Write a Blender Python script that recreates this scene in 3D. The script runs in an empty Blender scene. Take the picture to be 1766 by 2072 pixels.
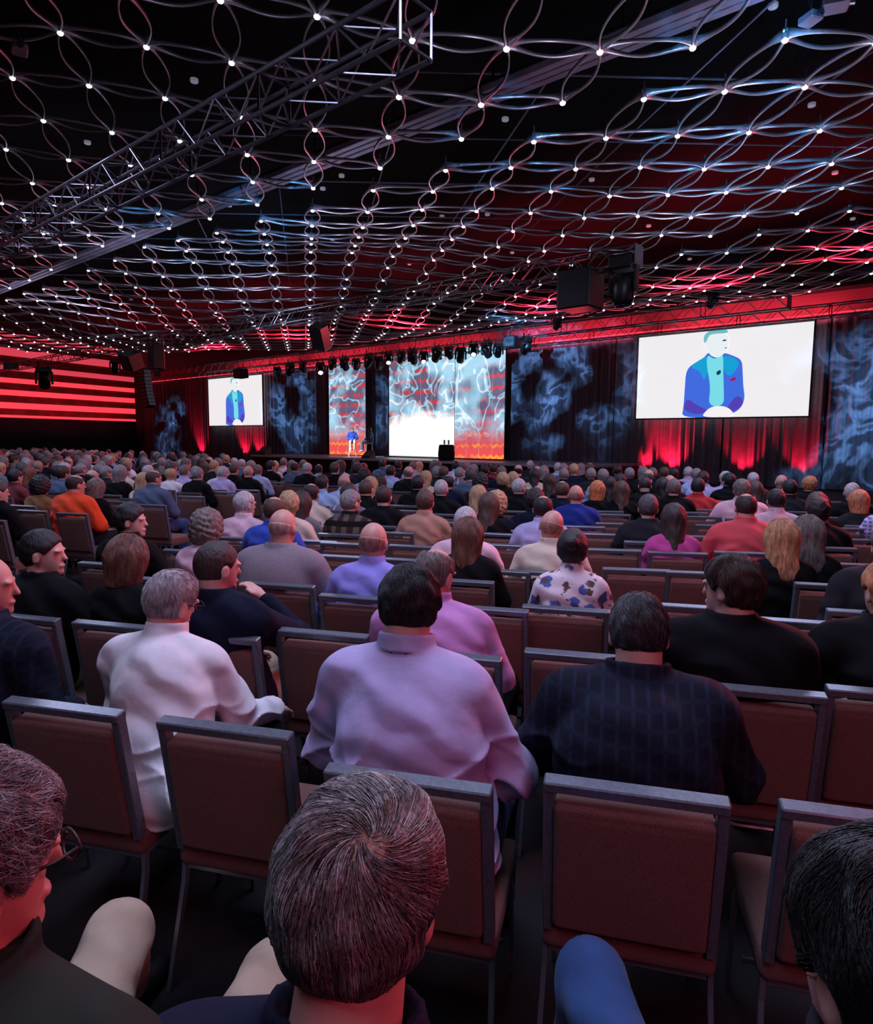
import bpy, math, random, json
import numpy as np
from mathutils import Vector, Matrix

# ------------------------------------------------------------------ camera, world, exposure
LK, RK, UK, CK, GK, DK = 0.85, 2.2, 1.15, 2.6, 9.0, 11.0      # strengths: house light, red wash, added canopy fill, red canopy light, gobos, drape uplights
SC = bpy.context.scene
COL = SC.collection
random.seed(7); RNG = np.random.RandomState(11)
PITCH, ROLL, FPX, CXP, CYP = math.radians(6.2), 0.007, 1350.0, 883.0, 1036.0
EYE = np.array([0, 0, 1.78])
FW = np.array([0, math.cos(PITCH), -math.sin(PITCH)])
_r = np.array([1.0, 0, 0]); _u = np.cross(_r, FW)
RT = _r*math.cos(ROLL) + _u*math.sin(ROLL)
UP = -_r*math.sin(ROLL) + _u*math.cos(ROLL)
cd = bpy.data.cameras.new('camera'); cam = bpy.data.objects.new('camera', cd); COL.objects.link(cam)
cd.sensor_fit = 'HORIZONTAL'; cd.sensor_width = 36; cd.lens = FPX/1766*36; cd.clip_start = .05; cd.clip_end = 300
m = Matrix.Identity(4)
for k in range(3):
    m[k][0] = RT[k]; m[k][1] = UP[k]; m[k][2] = -FW[k]; m[k][3] = EYE[k]
cam.matrix_world = m
SC.camera = cam
SC.view_settings.view_transform = 'Standard'; SC.view_settings.look = 'None'
SC.view_settings.exposure = 0.0; SC.view_settings.gamma = 1.0; SC.view_settings.use_curve_mapping = False
SC.cycles.sample_clamp_indirect = 2.0
SC.cycles.max_bounces = 5
w = bpy.data.worlds.new('hall_dark'); SC.world = w; w.use_nodes = True
w.node_tree.nodes['Background'].inputs[0].default_value = (.05, .045, .09, 1)
w.node_tree.nodes['Background'].inputs[1].default_value = 0.05

def ray(x, y): return FW + RT*(x-CXP)/FPX - UP*(y-CYP)/FPX
def atz(x, y, z):
    d = ray(x, y); return EYE + d*(z-EYE[2])/d[2]
WN = np.array([math.sin(math.radians(40)), math.cos(math.radians(40)), 0])      # normal of the stage wall (pointing away)
WR = np.array([math.cos(math.radians(40)), -math.sin(math.radians(40)), 0])     # along the stage wall, to the right
def atw(x, y, d):
    v = ray(x, y); return EYE + v*(d-EYE@WN)/(v@WN)
def wp(s, d, z): return WR*s + WN*d + np.array([0, 0, z])                       # a point from wall coordinates
def sof(x, y, d):
    p = atw(x, y, d); return float(p@WR), float(p[2])
def proj(p):
    q = np.array(p)-EYE; z = q@FW
    return CXP+FPX*(q@RT)/z, CYP-FPX*(q@UP)/z, z

def lamp(name, kind, loc, energy, color, target=None, size=None, **kw):
    l = bpy.data.lights.new(name, kind); l.energy = energy; l.color = color
    if size is not None:
        if kind == 'AREA': l.shape = 'RECTANGLE'; l.size, l.size_y = size
        else: l.shadow_soft_size = size
    for k, v in kw.items(): setattr(l, k, v)
    o = bpy.data.objects.new(name, l); COL.objects.link(o); o.location = loc
    if target is not None:
        o.rotation_euler = (Vector(target)-Vector(loc)).to_track_quat('-Z', 'Y').to_euler()
    return o
# house light: cool downlights over the seats
for k, (x, y, e) in enumerate([(0, 3.5, 380), (-7, 9, 300), (4.5, 9, 330), (-3, 17, 240), (-14, 20, 180), (-1.5, -1.0, 130)]):
    lamp('house_light', 'AREA', (x, y, 6.4), e*LK, (.62, .66, 1.0), (x, y, 0), (3.0, 3.0))
# red and magenta stage wash from the right of the hall
for (p, t, e, s) in [((7.0, 7.5, 3.6), (0, 2.5, .9), 420, .5), ((12, 14, 4.5), (0, 8, 1), 1000, .6), ((5, 25, 5), (-8, 14, 1), 1200, .6),
                     ((-8, 34, 5.2), (-18, 22, 1), 1500, .6)]:
    lamp('red_wash', 'SPOT', p, e*RK, (1.0, .06, .10), t, s, spot_size=math.radians(95), spot_blend=.9)
lamp('magenta_wash', 'SPOT', (2.4, -1.5, 3.2), 75*RK, (1.0, .16, .30), (0.2, 3.0, .8), .6, spot_size=math.radians(110), spot_blend=.9)
# unseen spots added to brighten the canopy rings, then its red uplights
for (p, e) in [((-3.5, 6.5, 4.6), 32), ((1.5, 7.5, 4.6), 100), ((5, 9.5, 4.7), 190), ((-2, 16, 4.7), 200), ((-10, 20, 4.7), 260), ((6, 15, 5.0), 230), ((-16, 28, 5), 330), ((-7, 24, 5.0), 260)]:
    lamp('canopy_fill', 'SPOT', p, e*UK, (.72, .70, 1.0), (p[0], p[1]+.5, 9), .5, spot_size=math.radians(150), spot_blend=.8)
for s, d, e in [(-46, 23, 600), (-38, 23, 700), (-30, 23.5, 800), (-22, 23.5, 800), (-14, 23.5, 900), (-8, 23, 900), (-3, 22.5, 800), (3, 22, 500)]:
    p = wp(s, d, 5.9)
    lamp('red_uplight', 'SPOT', p, e*CK, (1.0, .02, .05), wp(s, d-.3, 9), .4, spot_size=math.radians(128), spot_blend=.6)

# ------------------------------------------------------------------ gobo spots on the drapes and the ceiling
def gobo(name, loc, target, energy, col, size, scale, seed, thr=.5):
    o = lamp(name, 'SPOT', loc, energy, (1, 1, 1), target, .02, spot_size=math.radians(size*1.35), spot_blend=1.0)
    l = o.data; l.use_nodes = True; nt = l.node_tree; em = nt.nodes['Emission']
    tc = nt.nodes.new('ShaderNodeTexCoord'); n = nt.nodes.new('ShaderNodeTexNoise'); n.noise_dimensions = '4D'
    n.inputs['W'].default_value = seed; n.inputs['Scale'].default_value = scale; n.inputs['Detail'].default_value = 3; n.inputs['Distortion'].default_value = 1.4
    a = nt.nodes.new('ShaderNodeMath'); a.operation = 'SUBTRACT'; a.inputs[1].default_value = .5
    b = nt.nodes.new('ShaderNodeMath'); b.operation = 'ABSOLUTE'
    r = nt.nodes.new('ShaderNodeMapRange'); r.inputs[1].default_value = .0; r.inputs[2].default_value = thr*.16; r.inputs[3].default_value = 1; r.inputs[4].default_value = 0
    n2 = nt.nodes.new('ShaderNodeTexNoise'); n2.inputs['Scale'].default_value = scale*.45; n2.noise_dimensions = '4D'; n2.inputs['W'].default_value = seed+3
    r2 = nt.nodes.new('ShaderNodeMapRange'); r2.inputs[1].default_value = .44; r2.inputs[2].default_value = .58
    mm = nt.nodes.new('ShaderNodeMath'); mm.operation = 'MULTIPLY'
    ad = nt.nodes.new('ShaderNodeMath'); ad.operation = 'MULTIPLY_ADD'; ad.inputs[1].default_value = .22
    L = nt.links.new
    L(tc.outputs['Normal'], n.inputs['Vector']); L(tc.outputs['Normal'], n2.inputs['Vector'])
    L(n.outputs['Fac'], a.inputs[0]); L(a.outputs[0], b.inputs[0]); L(b.outputs[0], r.inputs[0])
    L(n2.outputs['Fac'], r2.inputs[0]); L(r2.outputs[0], mm.inputs[0]); L(r.outputs[0], mm.inputs[1])
    L(r2.outputs[0], ad.inputs[0]); L(mm.outputs[0], ad.inputs[2]); L(ad.outputs[0], em.inputs['Strength'])
    em.inputs['Color'].default_value = (*col, 1)
    return o
for x, y, e, sz, sd in [(352, 872, 2600, 24, 1.3), (596, 830, 2000, 26, 4.1), (1135, 775, 2700, 36, 7.7), (1745, 835, 2400, 28, 9.2), (765, 830, 1400, 18, 5.5)]:
    t = atw(x, y, 28.6); p = t - WN*11 + WR*1.0; p[2] = 5.6
    gobo('blue_gobo_spot', p, t, e*GK, (.20, .52, 1.0), sz, 9, sd)
for x, y, sz, sd in [(560, 470, 34, 2.2), (1010, 320, 34, 8.8), (1480, 150, 40, 3.9), (1560, 330, 44, 6.1), (270, 480, 26, 1.1)]:
    t = atz(x, y, 7.3); p = t*.55; p[2] = 5.2
    gobo('blue_ceiling_spot', tuple(p), tuple(t), 380*GK, (.10, .45, 1.0), sz*.6, 12, sd, .8)
# red uplights standing on the floor behind the stage, grazing the drapes
for x, e in [(398, 60), (486, 60), (515, 60), (648, 90), (1035, 110), (1085, 60), (1298, 70), (1355, 90), (1500, 40), (1620, 30)]:
    t = atw(x, 900, 28.0); p = np.array([t[0], t[1], .35])
    lamp('drape_uplight', 'SPOT', p, e*DK, (1.0, .01, .05), p+WN*.50+np.array([0, 0, 1.5]), .05, spot_size=math.radians(80), spot_blend=.7)
lamp('stage_key', 'SPOT', wp(-27, 18, 6.0), 9000, (.95, .93, 1.0), atw(722, 905, 25.3), .2, spot_size=math.radians(13), spot_blend=.4)

# ------------------------------------------------------------------ materials
MATS = {}
def nd(nt, t, **kw):
    n = nt.nodes.new(t)
    for k, v in kw.items():
        if k in n.inputs: n.inputs[k].default_value = v
        else: setattr(n, k, v)
    return n
def mat(name, col, rough=.6, metal=0.0, noise=0.0, nscale=30, bump=0.0, bscale=60, sheen=0.0, emit=0.0, ecol=None, spec=.5, stretch=None):
    if name in MATS: return MATS[name]
    m = bpy.data.materials.new(name); m.use_nodes = True; nt = m.node_tree; b = nt.nodes['Principled BSDF']
    b.inputs['Base Color'].default_value = (*col, 1); b.inputs['Roughness'].default_value = rough; b.inputs['Metallic'].default_value = metal
    b.inputs['Specular IOR Level'].default_value = spec
    if sheen: b.inputs['Sheen Weight'].default_value = sheen
    if emit:
        b.inputs['Emission Color'].default_value = (*(ecol or col), 1); b.inputs['Emission Strength'].default_value = emit
    if noise or bump:
        tc = nd(nt, 'ShaderNodeTexCoord'); src = tc.outputs['Object']
        if stretch:
            mp = nd(nt, 'ShaderNodeMapping'); mp.inputs['Scale'].default_value = stretch; nt.links.new(src, mp.inputs[0]); src = mp.outputs[0]
    if noise:
        n = nd(nt, 'ShaderNodeTexNoise', Scale=nscale, Detail=4.0); nt.links.new(src, n.inputs['Vector'])
        mx = nd(nt, 'ShaderNodeMix', data_type='RGBA'); r = nd(nt, 'ShaderNodeMapRange'); r.inputs[1].default_value = .35; r.inputs[2].default_value = .65
        nt.links.new(n.outputs['Fac'], r.inputs[0]); nt.links.new(r.outputs[0], mx.inputs[0])
        mx.inputs[6].default_value = (*[c*(1-noise) for c in col], 1); mx.inputs[7].default_value = (*[min(1, c*(1+noise)) for c in col], 1)
        nt.links.new(mx.outputs[2], b.inputs['Base Color'])
    if bump:
        n = nd(nt, 'ShaderNodeTexNoise', Scale=bscale, Detail=5.0); nt.links.new(src, n.inputs['Vector'])
        bp = nd(nt, 'ShaderNodeBump', Strength=bump, Distance=.01); nt.links.new(n.outputs['Fac'], bp.inputs['Height']); nt.links.new(bp.outputs[0], b.inputs['Normal'])
    MATS[name] = m; return m
def creases(m, s=.5):
    nt = m.node_tree; b = nt.nodes['Principled BSDF']; tc = nd(nt, 'ShaderNodeTexCoord'); w1 = nd(nt, 'ShaderNodeTexWave', Scale=2.6, Distortion=13.0, Detail=2.5); w1.bands_direction = 'DIAGONAL'; w1.inputs['Detail Scale'].default_value = .7
    nt.links.new(tc.outputs['Object'], w1.inputs['Vector']); bp = nd(nt, 'ShaderNodeBump', Strength=s, Distance=.035); nt.links.new(w1.outputs['Fac'], bp.inputs['Height'])
    for l in list(b.inputs['Normal'].links): nt.links.new(l.from_socket, bp.inputs['Normal'])
    nt.links.new(bp.outputs[0], b.inputs['Normal'])

def plaid(name, base, line, line2=None, s1=28, s2=28, wdt=.12, rough=.85):
    if name in MATS: return MATS[name]
    m = mat(name, base, rough, bump=.15, bscale=300, spec=.12); nt = m.node_tree; b = nt.nodes['Principled BSDF']
    tc = nd(nt, 'ShaderNodeTexCoord'); sp = nd(nt, 'ShaderNodeSeparateXYZ'); nt.links.new(tc.outputs['Object'], sp.inputs[0])
    out = []
    for ax, s in ((0, s1), (2, s2)):
        a = nd(nt, 'ShaderNodeMath', operation='MULTIPLY'); a.inputs[1].default_value = s
        f = nd(nt, 'ShaderNodeMath', operation='PINGPONG'); f.inputs[1].default_value = .5
        g = nd(nt, 'ShaderNodeMapRange'); g.inputs[1].default_value = wdt; g.inputs[2].default_value = wdt+.06; g.inputs[3].default_value = 1; g.inputs[4].default_value = 0
        nt.links.new(sp.outputs[ax], a.inputs[0]); nt.links.new(a.outputs[0], f.inputs[0]); nt.links.new(f.outputs[0], g.inputs[0]); out.append(g)
    mx = nd(nt, 'ShaderNodeMix', data_type='RGBA'); mx.inputs[6].default_value = (*base, 1); mx.inputs[7].default_value = (*line, 1)
    nt.links.new(out[0].outputs[0], mx.inputs[0])
    mx2 = nd(nt, 'ShaderNodeMix', data_type='RGBA'); mx2.inputs[7].default_value = (*(line2 or line), 1)
    nt.links.new(mx.outputs[2], mx2.inputs[6]); nt.links.new(out[1].outputs[0], mx2.inputs[0]); nt.links.new(mx2.outputs[2], b.inputs['Base Color'])
    return m
def floral(name):
    m = mat(name, (.72, .60, .66), .8, bump=.2, bscale=40); nt = m.node_tree; b = nt.nodes['Principled BSDF']
    tc = nd(nt, 'ShaderNodeTexCoord')
    nz = nd(nt, 'ShaderNodeTexNoise', Scale=26.0, Detail=4.0); nt.links.new(tc.outputs['Object'], nz.inputs[0])
    ml = nd(nt, 'ShaderNodeVectorMath', operation='MULTIPLY_ADD'); ml.inputs[1].default_value = (.06, .06, .06)
    nt.links.new(nz.outputs['Color'], ml.inputs[0]); nt.links.new(tc.outputs['Object'], ml.inputs[2])
    prev = None
    for sc, thr, col in ((9.0, .36, (.06, .10, .34)), (13.0, .30, (.10, .055, .04)), (17.0, .24, (.22, .08, .16))):
        v = nd(nt, 'ShaderNodeTexVoronoi', Scale=sc); nt.links.new(ml.outputs[0], v.inputs[0])
        g = nd(nt, 'ShaderNodeMapRange'); g.inputs[1].default_value = thr*.8; g.inputs[2].default_value = thr; g.inputs[3].default_value = 1; g.inputs[4].default_value = 0
        nt.links.new(v.outputs['Distance'], g.inputs[0])
        mx = nd(nt, 'ShaderNodeMix', data_type='RGBA'); mx.inputs[7].default_value = (*col, 1)
        if prev: nt.links.new(prev, mx.inputs[6])
        else: mx.inputs[6].default_value = (.72, .60, .66, 1)
        nt.links.new(g.outputs[0], mx.inputs[0]); prev = mx.outputs[2]
    nt.links.new(prev, b.inputs['Base Color']); return m

BLACK = mat('black_paint', (.006, .006, .008), .5)
GEAR = mat('stage_gear_black', (.008, .008, .010), .35, noise=.2)
ALU = mat('truss_aluminium', (.20, .20, .23), .35, .9, noise=.15, nscale=8)
LENS = mat('lamp_lens_dark', (.02, .03, .06), .1)
LENSON = mat('lamp_lens_lit', (.7, .8, 1), .2, emit=22, ecol=(.55, .68, 1.0))
RINGM = mat('canopy_ring_metal', (.55, .54, .60), .34, .75, noise=.1, nscale=5)
BULB = mat('canopy_lamp_glow', (1, 1, 1), .3, emit=9, ecol=(.80, .88, 1.0))
BULB.cycles.emission_sampling = 'NONE'
SKIN = {'light': mat('skin_light', (.58, .33, .27), .55, bump=.08, bscale=90), 'ruddy': mat('skin_ruddy', (.56, .27, .22), .5, bump=.08, bscale=90), 'tan': mat('skin_tan', (.36, .19, .13), .5, bump=.08, bscale=90)}
HAIRC = {k: mat('hair_'+k, c, .55, noise=.35, nscale=60, bump=.6, bscale=120, stretch=(1, 1, .25)) for k, c in dict(
    black=(.010, .008, .010), darkbrown=(.028, .016, .013), brown=(.07, .038, .026), auburn=(.15, .05, .026), blonde=(.42, .26, .14), strawberry=(.46, .17, .075),
    greybrown=(.14, .11, .10), grey=(.21, .19, .195), white=(.42, .38, .40), darkgrey=(.060, .053, .058), ginger=(.6, .17, .06), stubble=(.33, .17, .13), greystubble=(.42, .25, .22)).items()}
TOPC = {}
for k, c in dict(white=(.66, .62, .66), black=(.008, .008, .011), navy=(.012, .018, .05), charcoal=(.035, .036, .045), grey=(.15, .145, .165), lavender=(.42, .36, .60),
                 pink=(.68, .42, .50), magenta=(.48, .06, .26), orchid=(.50, .22, .48), royal=(.03, .07, .42), lightblue=(.34, .44, .68), coral=(.62, .075, .09), red=(.50, .03, .035),
                 orange=(.85, .075, .02), ochre=(.24, .12, .05), cream=(.60, .47, .38), tan=(.42, .21, .15), maroon=(.13, .025, .03), bluegrey=(.08, .11, .19),
                 deepblue=(.015, .03, .22), olive=(.035, .042, .032), khaki=(.40, .29, .21), jeans=(.03, .07, .19), darkred=(.22, .02, .03), violet=(.27, .24, .66)).items():
    TOPC[k] = mat('fabric_'+k, [v*(.45 if max(c) < .06 else 1) for v in c], .9, noise=.06, nscale=14, bump=.35, bscale=16, sheen=.0 if max(c) < .1 else .06, spec=.15)
for k in TOPC: creases(TOPC[k], .36)
TOPC['tweed'] = mat('fabric_tweed', (.22, .17, .20), .9, noise=.25, nscale=220, bump=.3, bscale=200)
TOPC['navyplaid'] = plaid('fabric_navy_plaid', (.0065, .0075, .016), (.011, .016, .034), (.009, .012, .026), 24, 24, .10)
TOPC['flannel'] = plaid('fabric_dark_flannel', (.035, .022, .020), (.12, .085, .07), (.008, .006, .006), 9, 9, .2)
TOPC['plaidgrey'] = plaid('fabric_grey_plaid', (.16, .14, .19), (.42, .40, .50), (.06, .05, .08), 8, 8, .08)
TOPC['check'] = plaid('fabric_purple_check', (.22, .18, .50), (.60, .56, .76), None, 26, 26, .14)
TOPC['floral'] = floral('fabric_floral'); creases(TOPC['floral'], .3); creases(TOPC['navyplaid'], .22)

# ------------------------------------------------------------------ helpers: objects, meshes, distance fields
def link(name, me, m=None, parent=None):
    o = bpy.data.objects.new(name, me); COL.objects.link(o)
    if m is not None and len(me.materials) == 0:
        for q in (m if isinstance(m, (list, tuple)) else [m]): me.materials.append(q)
    if parent is not None: o.parent = parent
    return o
def tag(o, label=None, cat=None, group=None, kind=None):
    if label: o['label'] = label
    if cat: o['category'] = cat
    if group: o['group'] = group
    if kind: o['kind'] = kind
    return o
def empty(name, loc=(0, 0, 0), rz=0.0):
    o = bpy.data.objects.new(name, None); COL.objects.link(o); o.location = loc; o.rotation_euler = (0, 0, rz); o.empty_display_size = .1; return o
def mesh_from(V, Fq, smooth=True, name='mesh', mi=None):
    me = bpy.data.meshes.new(name); V = np.asarray(V, np.float32)
    if isinstance(Fq, np.ndarray):
        n, k = Fq.shape
        me.vertices.add(len(V)); me.vertices.foreach_set('co', V.ravel()); me.loops.add(n*k); me.loops.foreach_set('vertex_index', Fq.ravel().astype(np.int32))
        me.polygons.add(n); me.polygons.foreach_set('loop_start', np.arange(n, dtype=np.int32)*k)
        me.polygons.foreach_set('loop_total', np.full(n, k, np.int32))
    else: me.from_pydata([tuple(map(float, v)) for v in V], [], Fq)
    if smooth: me.polygons.foreach_set('use_smooth', np.ones(len(me.polygons), bool))
    if mi is not None: me.polygons.foreach_set('material_index', np.asarray(mi, np.int32))
    me.update(calc_edges=True); return me

class MB:
    """collects boxes, tubes and lathes into one mesh"""
    def __init__(s): s.V = []; s.F = []; s.I = []; s.mi = 0
    def add(s, V, F):
        b = len(s.V); s.V += [tuple(map(float, v)) for v in V]; s.F += [tuple(b+i for i in f) for f in F]; s.I += [s.mi]*len(F)
    def box(s, c, size, R=None, bev=0.0):
        c = np.array(c, float); h = np.array(size, float)/2
        if bev:
            V = []; b = min(bev, h.min()*.9)
            for ax in range(3):
                for sg in (-1, 1):
                    for a in (-1, 1):
                        for d in (-1, 1):
                            v = np.zeros(3); o = [k for k in range(3) if k != ax]
                            v[ax] = sg*h[ax]; v[o[0]] = a*(h[o[0]]-b); v[o[1]] = d*(h[o[1]]-b); V.append(v)
            import bmesh
            bm = bmesh.new()
            for v in V: bm.verts.new(v)
            bmesh.ops.convex_hull(bm, input=bm.verts[:]); bmesh.ops.dissolve_limit(bm, angle_limit=.01, verts=bm.verts[:], edges=bm.edges[:])
            bm.verts.index_update(); P = np.array([v.co[:] for v in bm.verts]); F = [[v.index for v in f.verts] for f in bm.faces]; bm.free()
        else:
            P = np.array([[x, y, z] for x in (-1, 1) for y in (-1, 1) for z in (-1, 1)])*h
            F = [(0, 1, 3, 2), (4, 6, 7, 5), (0, 4, 5, 1), (2, 3, 7, 6), (0, 2, 6, 4), (1, 5, 7, 3)]
        if R is not None: P = P@np.array(R).T
        s.add(P+c, F)
    def tube(s, pts, r, n=6, cap=True, flat=None):
        P = [np.array(p, float) for p in pts]; N = len(P); rs = r if isinstance(r, (list, tuple)) else [r]*N
        V = []; up = None
        for i in range(N):
            t = P[min(i+1, N-1)]-P[max(i-1, 0)]; t = t/(np.linalg.norm(t)+1e-9)
            a = np.array([0, 0, 1.0]) if abs(t[2]) < .95 else np.array([1.0, 0, 0])
            if up is not None: a = up
            u = np.cross(t, a); u /= np.linalg.norm(u)+1e-9; v = np.cross(u, t); up = v
            for k in range(n):
                q = 2*math.pi*(k+.5*(n == 4))/n; fx, fy = (flat if flat else (1, 1))
                V.append(P[i]+rs[i]*(math.cos(q)*u*fx+math.sin(q)*v*fy))
        F = [(i*n+k, i*n+(k+1) % n, (i+1)*n+(k+1) % n, (i+1)*n+k) for i in range(N-1) for k in range(n)]
        if cap: F += [tuple(range(n))[::-1], tuple((N-1)*n+k for k in range(n))]
        s.add(V, F)
    def lathe(s, prof, c=(0, 0, 0), n=20, R=None, sc=(1, 1)):
        V = []; N = len(prof)
        for (r, z) in prof:
            for k in range(n): V.append((r*math.cos(2*math.pi*k/n)*sc[0], r*math.sin(2*math.pi*k/n)*sc[1], z))
        V = np.array(V)
        if R is not None: V = V@np.array(R).T
        F = [(i*n+k, i*n+(k+1) % n, (i+1)*n+(k+1) % n, (i+1)*n+k) for i in range(N-1) for k in range(n)]
        F += [tuple(range(n))[::-1], tuple((N-1)*n+k for k in range(n))]
        s.add(V+np.array(c), F)
    def mesh(s, smooth=False, name='mesh'):
        me = bpy.data.meshes.new(name); me.from_pydata(s.V, [], s.F)
        if any(s.I): me.polygons.foreach_set('material_index', np.array(s.I, np.int32))
        if smooth: me.polygons.foreach_set('use_smooth', np.ones(len(me.polygons), bool))
        me.update(); return me
    def build(s, name, m, parent=None, smooth=False): return link(name, s.mesh(smooth, name), m, parent)

def nets(f, lo, hi, h, sub=8):
    """surface nets over a distance field, fine only near the surface"""
    lo = np.array(lo, float); n = np.ceil((np.array(hi)-lo)/h/sub).astype(int)*sub; nb = n//sub
    g = [lo[k]+h*(np.arange(nb[k])*sub+sub/2-.5) for k in range(3)]
    X = np.stack(np.meshgrid(*g, indexing='ij'), -1).reshape(-1, 3); cv = f(X)
    act = np.abs(cv) < h*sub*1.25
    D = np.repeat(np.repeat(np.repeat(cv.reshape(nb), sub, 0), sub, 1), sub, 2).astype(np.float32)
    idx = np.argwhere(act.reshape(nb)); o = np.stack(np.meshgrid(*[np.arange(sub)]*3, indexing='ij'), -1).reshape(-1, 3)
    G = (idx[:, None, :]*sub+o[None]).reshape(-1, 3)
    for a in range(0, len(G), 300000):
        q = G[a:a+300000]; D[q[:, 0], q[:, 1], q[:, 2]] = f(lo+h*q)
    D[0], D[-1] = 1, 1; D[:, 0], D[:, -1] = 1, 1; D[:, :, 0], D[:, :, -1] = 1, 1
    S = D < 0; cs = np.array([[x, y, z] for x in (0, 1) for y in (0, 1) for z in (0, 1)])
    m = tuple(n-1)
    cnt = np.zeros(m, np.int8)
    for c in cs: cnt += S[c[0]:c[0]+m[0], c[1]:c[1]+m[1], c[2]:c[2]+m[2]]
    cell = (cnt > 0) & (cnt < 8); ci = np.argwhere(cell); ID = -np.ones(m, np.int64); ID[cell] = np.arange(len(ci))
    acc = np.zeros((len(ci), 3)); k = np.zeros(len(ci))
    for a in range(8):
        for b in range(a+1, 8):
            if np.abs(cs[a]-cs[b]).sum() != 1: continue
            pa = ci+cs[a]; pb = ci+cs[b]; da = D[pa[:, 0], pa[:, 1], pa[:, 2]]; db = D[pb[:, 0], pb[:, 1], pb[:, 2]]
            x = (da < 0) != (db < 0); t = np.clip(da/(da-db+1e-12), 0, 1)
            acc[x] += (pa+(pb-pa)*t[:, None])[x]; k[x] += 1
    V = lo+h*acc/k[:, None]; F = []
    for ax in range(3):
        u, v = [(1, 2), (2, 0), (0, 1)][ax]
        e = np.zeros(3, int); e[ax] = 1
        s0 = S[:n[0]-1 if ax == 0 else n[0], :n[1]-1 if ax == 1 else n[1], :n[2]-1 if ax == 2 else n[2]]
        s1 = S[e[0]:, e[1]:, e[2]:]
        p = np.argwhere(s0 != s1); ok = (p[:, u] > 0) & (p[:, v] > 0) & (p[:, u] < n[u]-1) & (p[:, v] < n[v]-1); p = p[ok]
        flip = s1[p[:, 0], p[:, 1], p[:, 2]]
        def I(du, dv):
            q = p.copy(); q[:, u] -= du; q[:, v] -= dv; return ID[q[:, 0], q[:, 1], q[:, 2]]
        Q = np.stack([I(1, 1), I(0, 1), I(0, 0), I(1, 0)], 1); Q[flip] = Q[flip][:, ::-1]; F.append(Q)
    F = np.concatenate(F); F = F[(F >= 0).all(1)]
    return V, F

def cone(P, a, b, r1, r2):
    a = np.array(a, float); b = np.array(b, float); ab = b-a; t = np.clip(((P-a)@ab)/(ab@ab+1e-9), 0, 1)
    return np.linalg.norm(P-a-t[:, None]*ab, axis=1)-(r1+(r2-r1)*t)
def ell(P, c, r):
    q = (P-np.array(c, float))/np.array(r, float); k0 = np.linalg.norm(q, axis=1); return (k0-1)*min(r)*(1-.0) if False else k0*(k0-1)/(np.linalg.norm(q/np.array(r, float), axis=1)+1e-9)
def smin(a, b, k):
    h = np.clip(.5+.5*(b-a)/k, 0, 1); return b+(a-b)*h-k*h*(1-h)
def smax(a, b, k): return -smin(-a, -b, k)
def sm(ds, k):
    d = ds[0]
    for e in ds[1:]: d = smin(d, e, k)
    return d
def wob(P, s, seed=0.0):
    a = P@np.array([[1, .3, -.2], [-.25, 1, .35], [.3, -.3, 1]])*s+seed
    return np.sin(a[:, 0]+1.7*np.sin(a[:, 1]*.7))*np.sin(a[:, 1]*1.1+1.3*np.sin(a[:, 2]*.8))*.6+.4*np.sin(a[:, 2]*1.7+1.9*np.sin(a[:, 0]*.9))

# head frame: origin at the middle of the head, x right, y forward, z up
def head_sdf(P):
    Q = P.copy(); Q[:, 0] = np.abs(Q[:, 0])
    d = ell(P, (0, -.008, .018), (.077, .097, .098))
    d = smin(d, ell(P, (0, .030, -.050), (.056, .058, .070)), .035)            # jaw and cheeks
    d = smin(d, ell(P, (0, .078, -.092), (.024, .020, .020)), .025)            # chin
    d = smin(d, cone(P, (0, .090, .012), (0, .107, -.024), .008, .011), .013)  # nose
    d = smin(d, ell(Q, (.030, .080, .022), (.030, .014, .010)), .012)          # brow
    d = smin(d, ell(P, (0, .091, -.058), (.024, .012, .010)), .010)            # lips
    d = -smin(-d, ell(Q, (.031, .100, .004), (.015, .012, .009)), .010)        # eye sockets
    e = ell(Q, (.082, -.004, -.012), (.010, .020, .033)); e = smax(e, -ell(Q, (.094, .002, -.008), (.008, .011, .018)), .006)
    return smin(d, e, .006)
def shell(P, t): return ell(P, (0, -.010, .020), (.078+t, .099+t, .099+t))
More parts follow.
